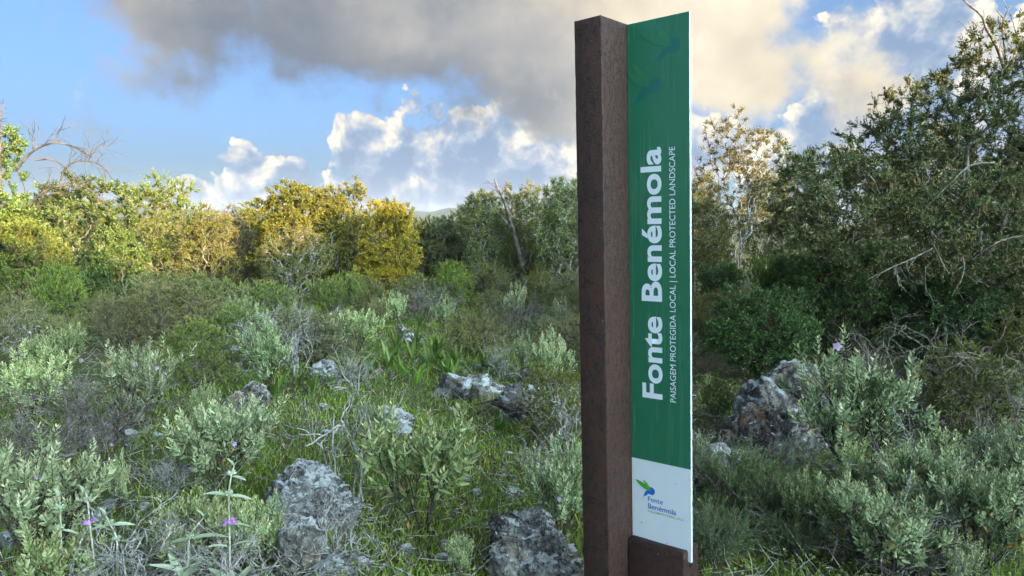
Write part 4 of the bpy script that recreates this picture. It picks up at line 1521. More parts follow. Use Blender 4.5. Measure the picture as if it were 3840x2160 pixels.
G_T = 'tall shrubs at the back of the clearing'
tall('t_left', 301, 20, 11.5, -350, 185, 515, L_CAROB, B_ORNG, 'round leaved tree at the left edge below the bare arching branches', 'round_leaf_tree', 'tree', 1000, 3, 9, .055, .036, .13, .2)
tall('t_l2', 302, 330, 12.5, 120, 520, 705, L_CAROB, B_MID, 'pale round leaved tall shrub right of the left edge tree', 'tall_shrub', 'shrub', 620, 3, 9, .050, .034, .12, .18, group=G_T)
tall('t_l3', 303, 610, 13.5, 440, 800, 690, L_LIME, B_MID, 'bright yellow green tall shrub with upright shoots', 'tall_shrub', 'shrub', 700, 3, 10, .045, .017, .16, .2, group=G_T, up=.25, fwd=.9, wander=.3)
tall('t_l4', 304, 100, 10.8, -60, 300, 830, L_LIME, B_ORNG, 'yellow green shrub on reddish stems low at the left edge', 'tall_shrub', 'shrub', 480, 3, 10, .036, .015, .12, .3, group=G_T)
tall('t_l5', 305, 440, 11.0, 340, 560, 880, L_CAROB, B_OAK, 'small round leaved tree with a pale sunlit trunk', 'small_tree', 'tree', 330, 3, 9, .040, .026, .11, .42, stems=1, spread=.08)
tall('t_l6', 306, 780, 13.0, 650, 920, 800, L_OLIVE, B_OAK, 'low orange green shrub with twiggy pale branches', 'tall_shrub', 'shrub', 480, 3, 8, .036, .016, .13, .3, group=G_T)
tall('t_l6b', 307, 880, 14.0, 780, 960, 790, L_TAN, B_OAK, 'tan twiggy shrub left of the golden shrubs', 'tall_shrub', 'shrub', 360, 3, 6, .030, .013, .14, .3, group=G_T)
tall('t_g1', 308, 1110, 13.6, 940, 1290, 715, L_OGOLD, B_OAK, 'tall golden leaved shrub left of the brightest one', 'tall_shrub', 'shrub', 1100, 3, 9, .046, .023, .13, .25, group=G_T)
tall('t_g2', 309, 1300, 13.9, 1160, 1420, 710, L_OGOLD, B_OAK, 'golden brown shrub between the tall golden one and the brightest', 'tall_shrub', 'shrub', 520, 3, 9, .046, .022, .13, .25, group=G_T)
tall('t_g3', 310, 1450, 12.6, 1330, 1575, 785, L_GOLD, B_MID, 'brightest golden yellow shrub in full sun, centre', 'tall_shrub', 'shrub', 800, 3, 9, .046, .024, .13, .12, group=G_T, nl=13, shell=.5)
tall('t_g4', 311, 1120, 12.2, 960, 1260, 880, L_OLIVE, B_GREY, 'olive green shrub with bare grey stems below the golden shrubs', 'tall_shrub', 'shrub', 520, 3, 9, .032, .013, .12, .35, group=G_T)
tall('t_g5', 312, 1490, 14.6, 1390, 1585, 765, L_OLIVE, B_OAK, 'olive and brown shrub behind the brightest golden shrub', 'tall_shrub', 'shrub', 480, 3, 8, .040, .018, .13, .3, group=G_T)
tall('t_c1', 313, 1800, 14.5, 1700, 1930, 735, L_DULL, B_GREY, 'grey green oak shrub around the dead snag', 'oak_tree', 'tree', 1000, 3, 9, .038, .019, .13, .2, group='low oaks behind the clearing')
tall('t_c2', 314, 1690, 15.6, 1580, 1790, 845, L_OAK, B_GREY, 'dim grey oak shrub below the distant hill', 'oak_tree', 'tree', 420, 3, 8, .036, .018, .13, .2, group='low oaks behind the clearing')
tall('t_c3', 315, 1960, 14.8, 1840, 2080, 715, L_OLIVE, B_GREY, 'olive shrub with yellow green top right of the dead snag', 'oak_tree', 'tree', 620, 3, 8, .038, .018, .13, .25, group='low oaks behind the clearing')
tall('t_c4', 316, 2110, 13.0, 1960, 2280, 700, L_DULL, B_GREY, 'dense green oak partly hidden by the brown post', 'oak_tree', 'tree', 1100, 3, 9, .038, .019, .12, .12, group='low oaks behind the clearing')
tall('t_c5', 317, 2130, 15.5, 2010, 2330, 690, L_OAK, B_OAK, 'pale topped oak behind the dense green oak', 'oak_tree', 'tree', 520, 3, 8, .036, .018, .13, .25, group='low oaks behind the clearing')
tall('t_r1', 318, 2740, 15.5, 2560, 2930, 460, L_TOAK, B_GREY, 'sunlit open oak with pale forked trunks right of the panel', 'oak_tree', 'tree', 560, 3, 8, .044, .022, .15, .34, stems=5, catkins=500, spread=.22)
tall('t_r2', 319, 2960, 13.0, 2820, 3120, 560, L_OAK, B_OAK, 'grey oak between the sunlit oak and the big right oak', 'oak_tree', 'tree', 620, 3, 8, .042, .020, .13, .2)

# the dense glossy shrub right of the panel
for q, (x0, x1, top, dist, lab) in enumerate([
        (2640, 3080, 1120, 6.9, 'dark glossy leaved bush right of the panel, behind the boulders'),
        (2870, 3420, 950, 7.4, 'largest dark glossy leaved bush under the big oak'),
        (3320, 3720, 1040, 7.0, 'dark glossy leaved bush behind the brown twigs at the right')]):
    tall('m%d' % q, 330 + q, (x0 + x1) / 2, dist, x0, x1, top, L_MAST, B_DARK, lab, 'glossy_leaf_shrub', 'shrub', 720, 3, 10, .030, .012, .11, .18, group='glossy bushes under the big oak', stems=6)


def build_big_oak():
    """the large holm oak at the right: its crown fills the corner and thins towards the top"""
    rng = np.random.default_rng(350)
    D = 7.9
    g = low(3600, None, D)

    def P(px, py, dy=0.0):
        d = ray(px, py)
        t = (D + dy) / d.y
        return np.array([d.x * t - g.x, dy, EYE + d.z * t - g.z])
    spec = [  # px, py, rx px, rz px, depth offset
        (3180, 780, 190, 180, -.3), (3060, 700, 130, 130, .3), (3330, 640, 170, 200, .0), (3400, 470, 130, 150, .2), (3330, 900, 230, 150, -.9), (3560, 600, 210, 240, .0), (3620, 350, 140, 160, .2),
        (3740, 220, 120, 150, .1), (3560, 850, 240, 180, -.9), (3800, 560, 230, 260, -.2), (3820, 850, 220, 200, -.8), (3950, 350, 190, 240, .1), (4050, 700, 260, 300, .2), (3120, 880, 160, 110, -.6), (3650, 980, 200, 80, -1.0),
        (3460, 1000, 150, 70, -1.0), (3240, 560, 100, 90, .5), (3000, 820, 120, 90, .4), (3750, 1050, 220, 110, .3), (3400, 1080, 200, 90, .4), (3950, 950, 230, 200, .3), (3480, 720, 180, 160, .8), (3700, 700, 200, 200, .9), (3850, 1020, 200, 120, -.9)]
    lobes = []
    for (px, py, rx, rz, dy) in spec:
        c = P(px, py, dy)
        k = (D + dy) / F_PX
        lobes.append((*c, rx * k, rx * k * 1.2, rz * k))
    st = []
    for (pa, pb, pc) in (((3600, 1150), (3620, 800), (3700, 350)), ((3590, 1150), (3450, 820), (3250, 650)), ((3610, 1160), (3760, 850), (3900, 500)), ((3590, 1160), (3500, 900), (3420, 500))):
        a, b, c = P(*pa), P(*pb), P(*pc)
        a[2] = 0.0
        a[:2] *= .3
        st.append([a, a * .6 + b * .4 + rng.normal(0, .05, 3), b, (b + c) / 2 + rng.normal(0, .08, 3), c])
    mk_crown('bigoak', 351, lobes, 2300, st, 5, 12, .036, .018, .13, L_OAKD, B_OAK, .55, catkins=1500, r_tip=.0018, jitter=.14, wander=.8, sides=5)
    return put('bigoak', 'oak_tree', g, 'big dark oak with yellowish catkins filling the right side', 'tree', None, 0, 1.0, 'trunk', 'crown')


BIG_OAK = build_big_oak()


def limb_parts(name, groups, mat):
    """each dead limb of the big oak is a part of its own"""
    for paths in groups:
        a = Acc()
        for pts, r in paths:
            v, fc = tube_path(pts - np.array(BIG_OAK.location), r, 6)
            a.add(v, fc)
        link(name, a.mesh(name, True), [k for k in BIG_OAK.children if k.name.startswith('trunk')][0], mat)


# bare branches
def wood(name, paths, mat, label, cat, loc=(0, 0, 0), sides=6):
    a = Acc()
    for pts, r in paths:
        v, f = tube_path(pts, r, sides)
        a.add(v, f)
    o = link(name, a.mesh(name, True), None, mat)
    o.location = loc
    tag(o, label, cat)
    return o


def fork_paths(rng, start, d, length, r, lev, arch=0.0, wig=.12, n=(3, 4, 3), open_=.8, out=None):
    out = [] if out is None else out
    pts, p, dd = [np.array(start, float)], np.array(start, float), norm(np.array(d, float))
    steps = 9 if lev == 0 else 6
    for s in range(steps):
        dd = norm(dd + rng.normal(0, wig, 3) * np.array([1, .6, 1]) + np.array([0, 0, -arch / steps]))
        p = p + dd * length / steps
        pts.append(p)
    rr = np.linspace(r, r * .45, len(pts))
    out.append((np.array(pts), rr))
    if lev < len(n):
        for q in range(n[lev]):
            i = 2 + int((len(pts) - 3) * (q + rng.uniform(0, 1)) / n[lev])
            base = norm(pts[i] - pts[i - 1])
            side = norm(rng.normal(0, 1, 3) * np.array([1, .6, 1]))
            fork_paths(rng, pts[i], base + side * open_, length * rng.uniform(.35, .55), rr[i] * .6, lev + 1, arch * .7, wig, n, open_, out)
    return out


def P3(px, py, dist):
    d = ray(px, py)
    t = dist / d.y
    return np.array([d.x * t, dist, EYE + d.z * t])


def curve_px(pts, dist, n=4):
    """a smooth 3-D polyline through some points of a branch (columns, rows, distance)"""
    P = [P3(x, y, dist + (dd[0] if dd else 0)) for (x, y, *dd) in pts]
    P = [2 * P[0] - P[1]] + P + [2 * P[-1] - P[-2]]
    out = []
    for i in range(1, len(P) - 2):
        for t in np.linspace(0, 1, n, endpoint=False):
            p0, p1, p2, p3 = P[i - 1:i + 3]
            out.append(.5 * ((2 * p1) + (-p0 + p2) * t + (2 * p0 - 5 * p1 + 4 * p2 - p3) * t * t + (-p0 + 3 * p1 - 3 * p2 + p3) * t ** 3))
    out.append(P[-2])
    return np.array(out)


def arching_branches():
    rng = np.random.default_rng(77)
    D = 11.8
    main = [
        ([(60, 830), (130, 750), (185, 708), (270, 694), (340, 715), (385, 760, .2)], .032),
        ([(140, 770), (170, 722), (190, 690)], .020),
        ([(60, 640), (120, 570), (190, 538), (260, 545), (320, 575), (345, 590, .1)], .026),
        ([(130, 600), (200, 600), (255, 640), (300, 690), (330, 740, .1)], .020),
        ([(225, 690), (240, 640), (275, 610), (330, 605), (385, 625), (420, 670, .1)], .020),
        ([(330, 605), (350, 570), (385, 555), (435, 535, .1)], .012),
        ([(125, 560), (122, 520), (128, 495)], .014),
        ([(200, 535), (212, 505), (235, 474)], .011),
    ]
    paths = []
    for pts, r in main:
        c = curve_px(pts, D)
        rr = np.linspace(r, r * .4, len(c)) * .72
        paths.append((c, rr))
        for i in range(3, len(c) - 1, 1):
            if rng.uniform() < .85:
                d = norm(c[i] - c[i - 1])
                side = np.array([rng.normal(0, .5), rng.normal(0, .4), rng.normal(.35, .7)])
                fork_paths(rng, c[i], d * .7 + side, rng.uniform(.22, .50), max(rr[i] * .42, .004), 1, .3, .16, (3, 2, 2), .9, paths)
    wood('dead_tree', paths, B_DEAD, 'bare arching dead branches against the sky at upper left', 'dead tree')
    paths = []
    c = curve_px([(8, 900), (4, 700), (2, 560), (4, 470), (2, 430), (14, 372)], 11.2)
    paths.append((c, np.linspace(.015, .005, len(c))))
    for i in range(6, len(c) - 1):
        fork_paths(rng, c[i], np.array([rng.normal(.3, .5), .1, .2]), .10, .006, 2, 0, .1, (2, 2), .8, paths)
    wood('dead_sapling', paths, B_DEAD, 'thin bare upright stem at the upper left edge', 'dead tree')
    paths = []
    c = curve_px([(1960, 1000), (1935, 900), (1905, 800), (1885, 740), (1866, 705), (1856, 672)], 14.0)
    paths.append((c, np.linspace(.05, .018, len(c))))
    c2 = curve_px([(1925, 870), (1880, 810), (1850, 780)], 14.0)
    paths.append((c2, np.linspace(.025, .010, len(c2))))
    for i in range(8, len(c) - 2, 2):
        fork_paths(rng, c[i], np.array([rng.normal(0, .7), .1, .5]), .25, .008, 2, 0, .15, (2, 2), .8, paths)
    wood('dead_snag', paths, B_MID, 'leaning dead snag above the grey oaks, left of the post', 'dead tree')
    groups = []
    for pts, r in (([(3780, 300), (3740, 180), (3700, 110), (3680, 60), (3625, 10), (3600, -10)], .02), ([(3770, 200), (3760, 90), (3790, 20)], .012), ([(3690, 140), (3640, 120), (3620, 130)], .008), ([(3820, 160), (3800, 90)], .01)):
        c = curve_px(pts, 7.9)
        paths = [(c, np.linspace(r, .004, len(c)))]
        groups.append(paths)
        for i in range(3, len(c) - 1, 2):
            fork_paths(rng, c[i], np.array([rng.normal(0, .6), .1, .5]), .18, .004, 2, 0, .15, (2,), .8, paths)
    limb_parts('bare_twig', groups, B_MID)
    # pale dead limbs hanging in the big oak
    groups = []
    for pts, r in (([(3730, 610), (3640, 620), (3560, 690), (3480, 770)], .009), ([(3500, 930), (3420, 970), (3330, 1010), (3250, 1050)], .007), ([(3610, 960), (3615, 1010), (3600, 1065)], .007),
                   ([(3360, 990), (3365, 1040), (3372, 1075)], .005), ([(3860, 880), (3760, 900), (3680, 945)], .008), ([(3470, 1000), (3468, 1050), (3475, 1100)], .007), ([(3500, 920), (3530, 980), (3560, 1030)], .008)):
        c = curve_px([(x, y, -1.75) for x, y in pts], 7.9)
        paths = [(c, np.linspace(r, r * .5, len(c)))]
        groups.append(paths)
        for i in range(3, len(c) - 1, 2):
            fork_paths(rng, c[i], np.array([rng.normal(0, .6), -.1, -.4]), .16, .003, 2, .3, .15, (2,), .8, paths)
    limb_parts('dead_limb', groups, B_OAK)
    # fallen branch in the clearing
    c = [np.array(ground_at(x, y)) + np.array([0, 0, z]) for x, y, z in ((1790, 1600, .10), (1850, 1590, .16), (1920, 1605, .14), (1980, 1640, .08), (2040, 1690, .02))]
    c2 = [np.array(ground_at(x, y)) + np.array([0, 0, z]) for x, y, z in ((1780, 1580, .13), (1860, 1580, .17), (1930, 1608, .15))]
    wood('fallen_branch', [(np.array(c), np.linspace(.012, .026, 5)), (np.array(c2), np.linspace(.008, .014, 3))], B_DARK, 'dark fallen branch lying in the grass before the grey rock', 'branch')


arching_branches()

# trees further back close the view between the nearer ones
rb = np.random.default_rng(66)
BACK = [('t_c4', 2330, 13.4, 1.0, 'a'), ('t_c1', 2440, 15.5, 1.0, 'a'), ('t_c4', 4500, 9.5, 1.1, 'a'), ('m1', 4300, 8.0, 1.0, 'a'), ('t_l2', -500, 13.0, 1.0, 'a'), ('bush_d1', 560, 16.5, 1.70, 'a'), ('bush_d2', 760, 16.0, 1.50, 'a'), ('bush_d1', 900, 16.2, 1.55, 'a'), ('bush_d2', 1020, 17.0, 1.90, 'a'), ('bush_d1', 1180, 16.6, 1.80, 'a'), ('bush_d2', 1330, 16.2, 1.70, 'a'), ('bush_d1', 1430, 15.8, 1.80, 'a'), ('bush_d2', 1560, 16.0, 1.55, 'a'), ('bush_d1', 1660, 16.6, 1.50, 'a'), ('bush_d2', 1760, 16.4, 1.80, 'a'), ('bush_d1', 1900, 16.5, 1.90, 'a'), ('bush_d2', 2040, 16.2, 1.90, 'a'), ('bush_d1', 330, 15.5, 1.70, 'a'), ('bush_d2', 120, 14.5, 1.70, 'a'), ('t_g5', 2660, 13.5, .75, 'a'), ('t_c4', 2600, 16.0, .9, 'a'), ('t_l3', -150, 19, 1.0, 'a'), ('t_g5', 640, 21, 1.0, 'a'), ('t_c2', 1330, 22, 1.0, 'a'), ('t_c4', 1250, 19, .85, 'a'), ('t_c2', 1560, 20, .8, 'a'), ('t_c4', 1840, 19, .85, 'a'),
                                ('t_c2', 2050, 20, 1.2, 'a'), ('t_c4', 2500, 20, 1.1, 'a'), ('t_g5', 2640, 21, 1.5, 'a'), ('t_c4', 2850, 20, 1.3, 'a'), ('t_r2', 3150, 16, 1.1, 'a'), ('t_r2', 3500, 14, 1.2, 'a'), ('t_r2', 3900, 13, 1.2, 'a'), ('t_l3', 300, 18, .9, 'a'), ('t_c2', 780, 17, .7, 'a'), ('m1', 3950, 8.6, 1.0, 'a'), ('m0', 3560, 9.5, 1.2, 'a'), ('m1', 3250, 10.0, 1.0, 'a'), ('m2', 3000, 10.5, 1.0, 'a'), ('t_c4', 4150, 12, 1.2, 'a'), ('m1', 3800, 9.2, 1.1, 'a'), ('t_c4', 3750, 11, 1.1, 'a'), ('t_c4', 3350, 15, 1.2, 'a'), ('m2', 2700, 12.0, .8, 'a')]
for i, (key, px, dist, s, lab) in enumerate(sorted(BACK, key=lambda b: b[1])):
    put(key, 'background_tree', low(px, None, dist), 'dim green tree, %s from the left of those half hidden behind the front row' % ORD[i], 'tree', 'trees behind the front row', rb.uniform(0, 6.28), s, 'trunk', 'crown')


# ------------------------------------------------------------------ strap-leaved rosettes, each leaf its own piece
def strap_leaf_mesh(seed, L=.24, W=.034, bend=.6):
    rng = np.random.default_rng(seed)
    n = 7
    t = np.linspace(0, 1, n)
    ang = math.radians(78) - bend * t ** 1.6
    x = np.concatenate([[0], np.cumsum(np.cos(ang[:-1]))]) * L / (n - 1)
    z = np.concatenate([[0], np.cumsum(np.sin(ang[:-1]))]) * L / (n - 1)
    wv = W * np.sin(np.clip(t * .86 + .12, 0, 1) * math.pi) ** .7 * .5
    wave_ = .004 * np.sin(t * 9 + rng.uniform(0, 6))
    v, f = [], []
    for i in range(n):
        v += [(x[i], -wv[i], z[i] + wv[i] * .45 + wave_[i]), (x[i], 0, z[i]), (x[i], wv[i], z[i] + wv[i] * .45 - wave_[i])]
    for i in range(n - 1):
        a = i * 3
        f += [(a, a + 1, a + 4, a + 3), (a + 1, a + 2, a + 5, a + 4)]
    v = np.array(v)
    return mesh_np('leaf', v, np.array(f), True, {'rnd': np.full(len(v), rng.uniform(0, 1)), 'tip': np.repeat(t, 3)})


STRAPS = [strap_leaf_mesh(400 + i, .24 * s, .028, b) for i, (s, b) in enumerate([(1, .5), (.85, .9), (1.1, .3), (.7, 1.2), (.95, .7), (1.05, 1.0)])]
for me in STRAPS:
    me.materials.append(L_STRAP)
rs = np.random.default_rng(401)
ROSETTES = [(1033, 1490, 1.0), (1172, 1470, 1.0), (1490, 1335, 1.15), (1630, 1372, 1.2), (1715, 1395, 1.2), (1410, 1460, .9), (1563, 1448, 1.0), (1576, 1232, 1.0), (1815, 1402, 1.1), (1875, 1625, .7), (1772, 1500, .8),
            (1670, 1412, 1.1), (1245, 1450, .9), (1300, 1425, .9), (1455, 1395, 1.1), (1540, 1372, 1.2), (1600, 1400, 1.2), (1350, 1430, .9), (1750, 1350, 1.1), (1120, 1450, .8), (1510, 1420, 1.0), (1640, 1330, 1.1), (1560, 1310, 1.1), (1390, 1400, .9), (1690, 1440, 1.0), (1860, 1420, 1.0), (2055, 1455, 1.0)]
for i, (px, py, s) in enumerate(sorted(ROSETTES)):
    g = low(px, py)
    lab = 'bright green strap leaved plant, %s from the left in the clearing' % ORD[i]
    r = empty('strap_leaf_plant', g, rs.uniform(0, 6.28), s * 1.05 * rs.uniform(.9, 1.1))
    tag(r, lab, 'plant', 'strap leaved plants in the clearing')
    n = int(rs.integers(9, 14))
    for q in range(n):
        o = link('leaf', STRAPS[int(rs.integers(0, len(STRAPS)))], r)
        o.rotation_euler = (rs.normal(0, .12), rs.uniform(-.15, .35), 2.4 * q + rs.uniform(-.3, .3))
        o.scale = (rs.uniform(.75, 1.15),) * 3
        o.location = (rs.normal(0, .012), rs.normal(0, .012), 0)


# ------------------------------------------------------------------ the felted plants with mauve whorls
def felt_leaf_mesh(seed, L=.075, W=.016):
    rng = np.random.default_rng(seed)
    n = 6
    t = np.linspace(0, 1, n)
    wv = W * np.sin((t * .9 + .08) * math.pi) ** .8 * .5
    z = -.25 * L * t ** 2
    v, f = [], []
    for i in range(n):
        v += [(t[i] * L, -wv[i], z[i] + wv[i] * .5), (t[i] * L, 0, z[i]), (t[i] * L, wv[i], z[i] + wv[i] * .5)]
    for i in range(n - 1):
        a = i * 3
        f += [(a, a + 1, a + 4, a + 3), (a + 1, a + 2, a + 5, a + 4)]
    v = np.array(v)
    return mesh_np('leaf', v, np.array(f), True, {'rnd': np.full(len(v), rng.uniform(.2, 1)), 'tip': np.repeat(t, 3)})


def whorl_mesh(rng):
    """a knob of felted calyces round the stem"""
    a = Acc()
    for k in range(16):
        ph, el = k * 2.4, rng.uniform(-.3, .8)
        d = np.array([math.cos(ph) * math.cos(el), math.sin(ph) * math.cos(el), math.sin(el)])
        v, f = tube_path([d * .003, d * .010, d * .0165], [.0025, .0042, .0030], 6)
        a.add(v, f, rnd=rng.uniform(.4, 1), tip=.3)
    return a.mesh('calyx_whorl', True)


def petal_mesh(rng):
    """one hooded two-lipped flower"""
    n = 6
    t = np.linspace(0, 1, n)
    x = .030 * t
    z = .012 * np.sin(t * 2.6) - .010 * t ** 2
    wv = np.array([.003, .004, .006, .009, .0095, .004])
    v, f = [], []
    for i in range(n):
        v += [(x[i], -wv[i], z[i] - wv[i] * .7), (x[i], 0, z[i] + .003), (x[i], wv[i], z[i] - wv[i] * .7)]
    for i in range(n - 1):
        q = i * 3
        f += [(q, q + 1, q + 4, q + 3), (q + 1, q + 2, q + 5, q + 4)]
    v = np.array(v)
    return mesh_np('flower', v, np.array(f), True, {'rnd': np.repeat(rng.uniform(0, 1, n), 3), 'tip': np.zeros(len(v))})


rp = np.random.default_rng(420)
FELT = [felt_leaf_mesh(430 + i, .075 * s, .017 * w_) for i, (s, w_) in enumerate([(1, 1), (.8, 1), (1.2, 1.2), (.6, .9)])]
for me in FELT:
    me.materials.append(L_PHL)
WHORL = [whorl_mesh(rp) for _ in range(3)]
for me in WHORL:
    me.materials.append(L_PHL)
PETAL = [petal_mesh(rp) for _ in range(3)]
for me in PETAL:
    me.materials.append(FLOWER)
B_FELT = bark_mat('felted_stem', (.28, .27, .19), (.46, .45, .36), 80, .2)

#   stem points (px, py), whorls (index row, flowering, leaf scale), label
PHLOMIS = [
    ([(232, 2240), (230, 2082), (228, 1977), (225, 1903), (224, 1865)], [(2082, True, .9), (1977, False, .8), (1903, False, .7)], 'leftmost felted plant with a mauve flower whorl low on its stem'),
    ([(362, 2240), (352, 2090), (336, 1958), (328, 1873), (320, 1845)], [(1958, True, .9), (1873, False, .7)], 'felted plant with mauve flowers below a pale bud whorl, second from left'),
    ([(440, 2240), (440, 2110), (437, 2020), (410, 1960), (398, 1935)], [(2020, False, .8), (1960, False, 1.0)], 'felted plant with two pale bud whorls and no flowers'),
    ([(700, 2240), (705, 2110), (712, 2013), (735, 1975), (765, 1940)], [(2013, False, 1.5)], 'felted plant with long level leaves under one pale whorl'),
    ([(862, 2240), (862, 2080), (860, 1960), (858, 1850), (870, 1775), (878, 1750)], [(1960, True, 1.2), (1850, False, 1.2), (1775, False, .8)], 'tallest felted plant with mauve flowers under two bud whorls, rightmost'),
]
for (pts, whs, label) in PHLOMIS:
    D = 2.78
    c = curve_px(pts, D, 5)
    base = Vector((c[0][0], c[0][1], 0))
    c[0][2] = min(c[0][2], .0)
    root = empty('felted_plant', base)
    tag(root, label, 'plant', 'felted plants with mauve whorls')
    cc = c - np.array(base)
    v, f = tube_path(cc, np.linspace(.0042, .0028, len(cc)), 6)
    link('stem', mesh_np('stem', v, f, True), root, B_FELT)
    for (row, flower, ls) in whs:
        zt_ = P3(pts[1][0], row, D)[2]
        i = int(np.argmin(np.abs(c[:, 2] - zt_)))
        p = cc[i]
        wo = link('calyx_whorl', WHORL[int(rp.integers(0, 3))], root)
        wo.location = p
        wo.rotation_euler = (0, 0, rp.uniform(0, 6))
        a0 = rp.uniform(-.4, .4)
        for q in range(2):
            o = link('leaf', FELT[int(rp.integers(0, 3))], root)
            o.location = (p[0], p[1], p[2] - .012)
            o.rotation_euler = (rp.normal(0, .2), rp.normal(-.15, .15), a0 + math.pi * q)
            o.scale = (ls * rp.uniform(.85, 1.1),) * 3
        if flower:
            for q in range(8):
                o = link('flower', PETAL[int(rp.integers(0, 3))], wo)
                o.rotation_euler = (rp.normal(0, .15), rp.normal(-.15, .2), q * math.pi / 4 + rp.uniform(-.2, .2))
    for q in range(4):                                    # the terminal pair and two leaves lower down
        o = link('leaf', FELT[3 if q < 2 else 2], root)
        p = cc[-1] if q < 2 else cc[max(1, len(cc) // 4)]
        o.location = p
        o.rotation_euler = (0, -1.0 if q < 2 else -.4, math.pi * q + rp.uniform(-.4, .4))
# broad basal leaves in front
for (px, py, n, label) in ((690, 2130, 7, 'clump of broad felted leaves at the bottom edge below the level leaved plant'), (350, 2150, 6, 'clump of broad felted leaves at the bottom edge below the second felted plant'), (870, 2170, 6, 'clump of felted leaves at the bottom edge below the tallest felted plant')):
    c = P3(px, py, 2.75)
    root = empty('felted_leaf_clump', (c[0], c[1], 0))
    tag(root, label, 'plant', 'basal leaf clumps')
    v, f = tube_path([(0, 0, -.01), (.004, 0, c[2] * .5), (0, 0, c[2] - .02)], [.005, .004, .003], 6)
    link('stem', mesh_np('stem', v, f, True), root, B_FELT)
    for q in range(n):
        o = link('leaf', FELT[2], root)
        o.location = (0, 0, c[2] - .04 + rp.uniform(-.02, .02))
        o.rotation_euler = (rp.normal(0, .3), rp.uniform(-1.2, -.35), q * 6.283 / n + rp.uniform(-.3, .3))
        o.scale = (rp.uniform(1.0, 1.5), rp.uniform(1.2, 1.8), 1.2)

# pink flowers on the shrubs
def flower_mesh(n=5, R=.022, seed=0):
    rng = np.random.default_rng(seed)
    a = Acc()
    for k in range(n):
        ph = k * 6.283 / n
        d = np.array([[math.cos(ph), math.sin(ph), .25]])
        s = np.array([[-math.sin(ph), math.cos(ph), 0]])
        v, f, q = leaves_np(np.zeros((1, 3)), norm(d), s, R, R * .9, .1, .2)
        a.add(v, f, rnd=rng.uniform(0, 1), tip=0)
    return a.mesh('shrub_flower')


FL = flower_mesh()
FL.materials.append(FLOWERP)
FL2 = flower_mesh(5, .022, 2)
FL2.materials.append(FLOWER)
for (px, py, dist, sc_, me, label) in [
        (3140, 1300, 4.05, 1.5, FL, 'bright pink flower topping the tall shrub beside the tallest boulder'), (590, 1380, 5.0, 1.0, FL, 'pale mauve flower on the bushy shrub at left'),
        (505, 1370, 5.0, .7, FL2, 'small mauve flower left of the pale mauve flower'), (880, 1665, 3.75, .8, FL, 'pale mauve flower on the wide grey green shrub'), (1062, 1668, 3.8, .6, FL2, 'mauve flower at the right end of the wide grey green shrub'),
        (137, 1790, 3.0, .6, FL2, 'small purple flower on the pale shrub at the left edge'), (2097, 1872, 3.35, .7, FL, 'pale mauve flower on the shrub just left of the post'), (1540, 1640, 3.5, .4, FL, 'tiny pink flower bud on the large leaved shrub'),
        (3135, 1590, 4.0, .6, FL2, 'mauve flower low on the tall shrub beside the boulder'), (3100, 1668, 3.8, .7, FL2, 'violet flower under the tallest boulder'), (420, 1668, 4.0, .6, FL2, 'violet flower in the grass right of the dark rocks'), (390, 1765, 3.6, .5, FL2, 'violet flower in the grass above the ochre stone'),
        (570, 1672, 3.9, .5, FL2, 'violet flower in the grass left of the wide shrub'), (265, 1720, 3.7, .5, FL2, 'violet flower in the grass nearest the left shrub')]:
    o = link('shrub_flower', me, None)
    o.location = P3(px, py, dist)
    o.rotation_euler = (1.0, rp.normal(0, .3), rp.uniform(-.4, .4))
    o.scale = (sc_ * (.65 if me is FL2 else .85),) * 3
    tag(o, label, 'flower', 'flowers in the scrub')


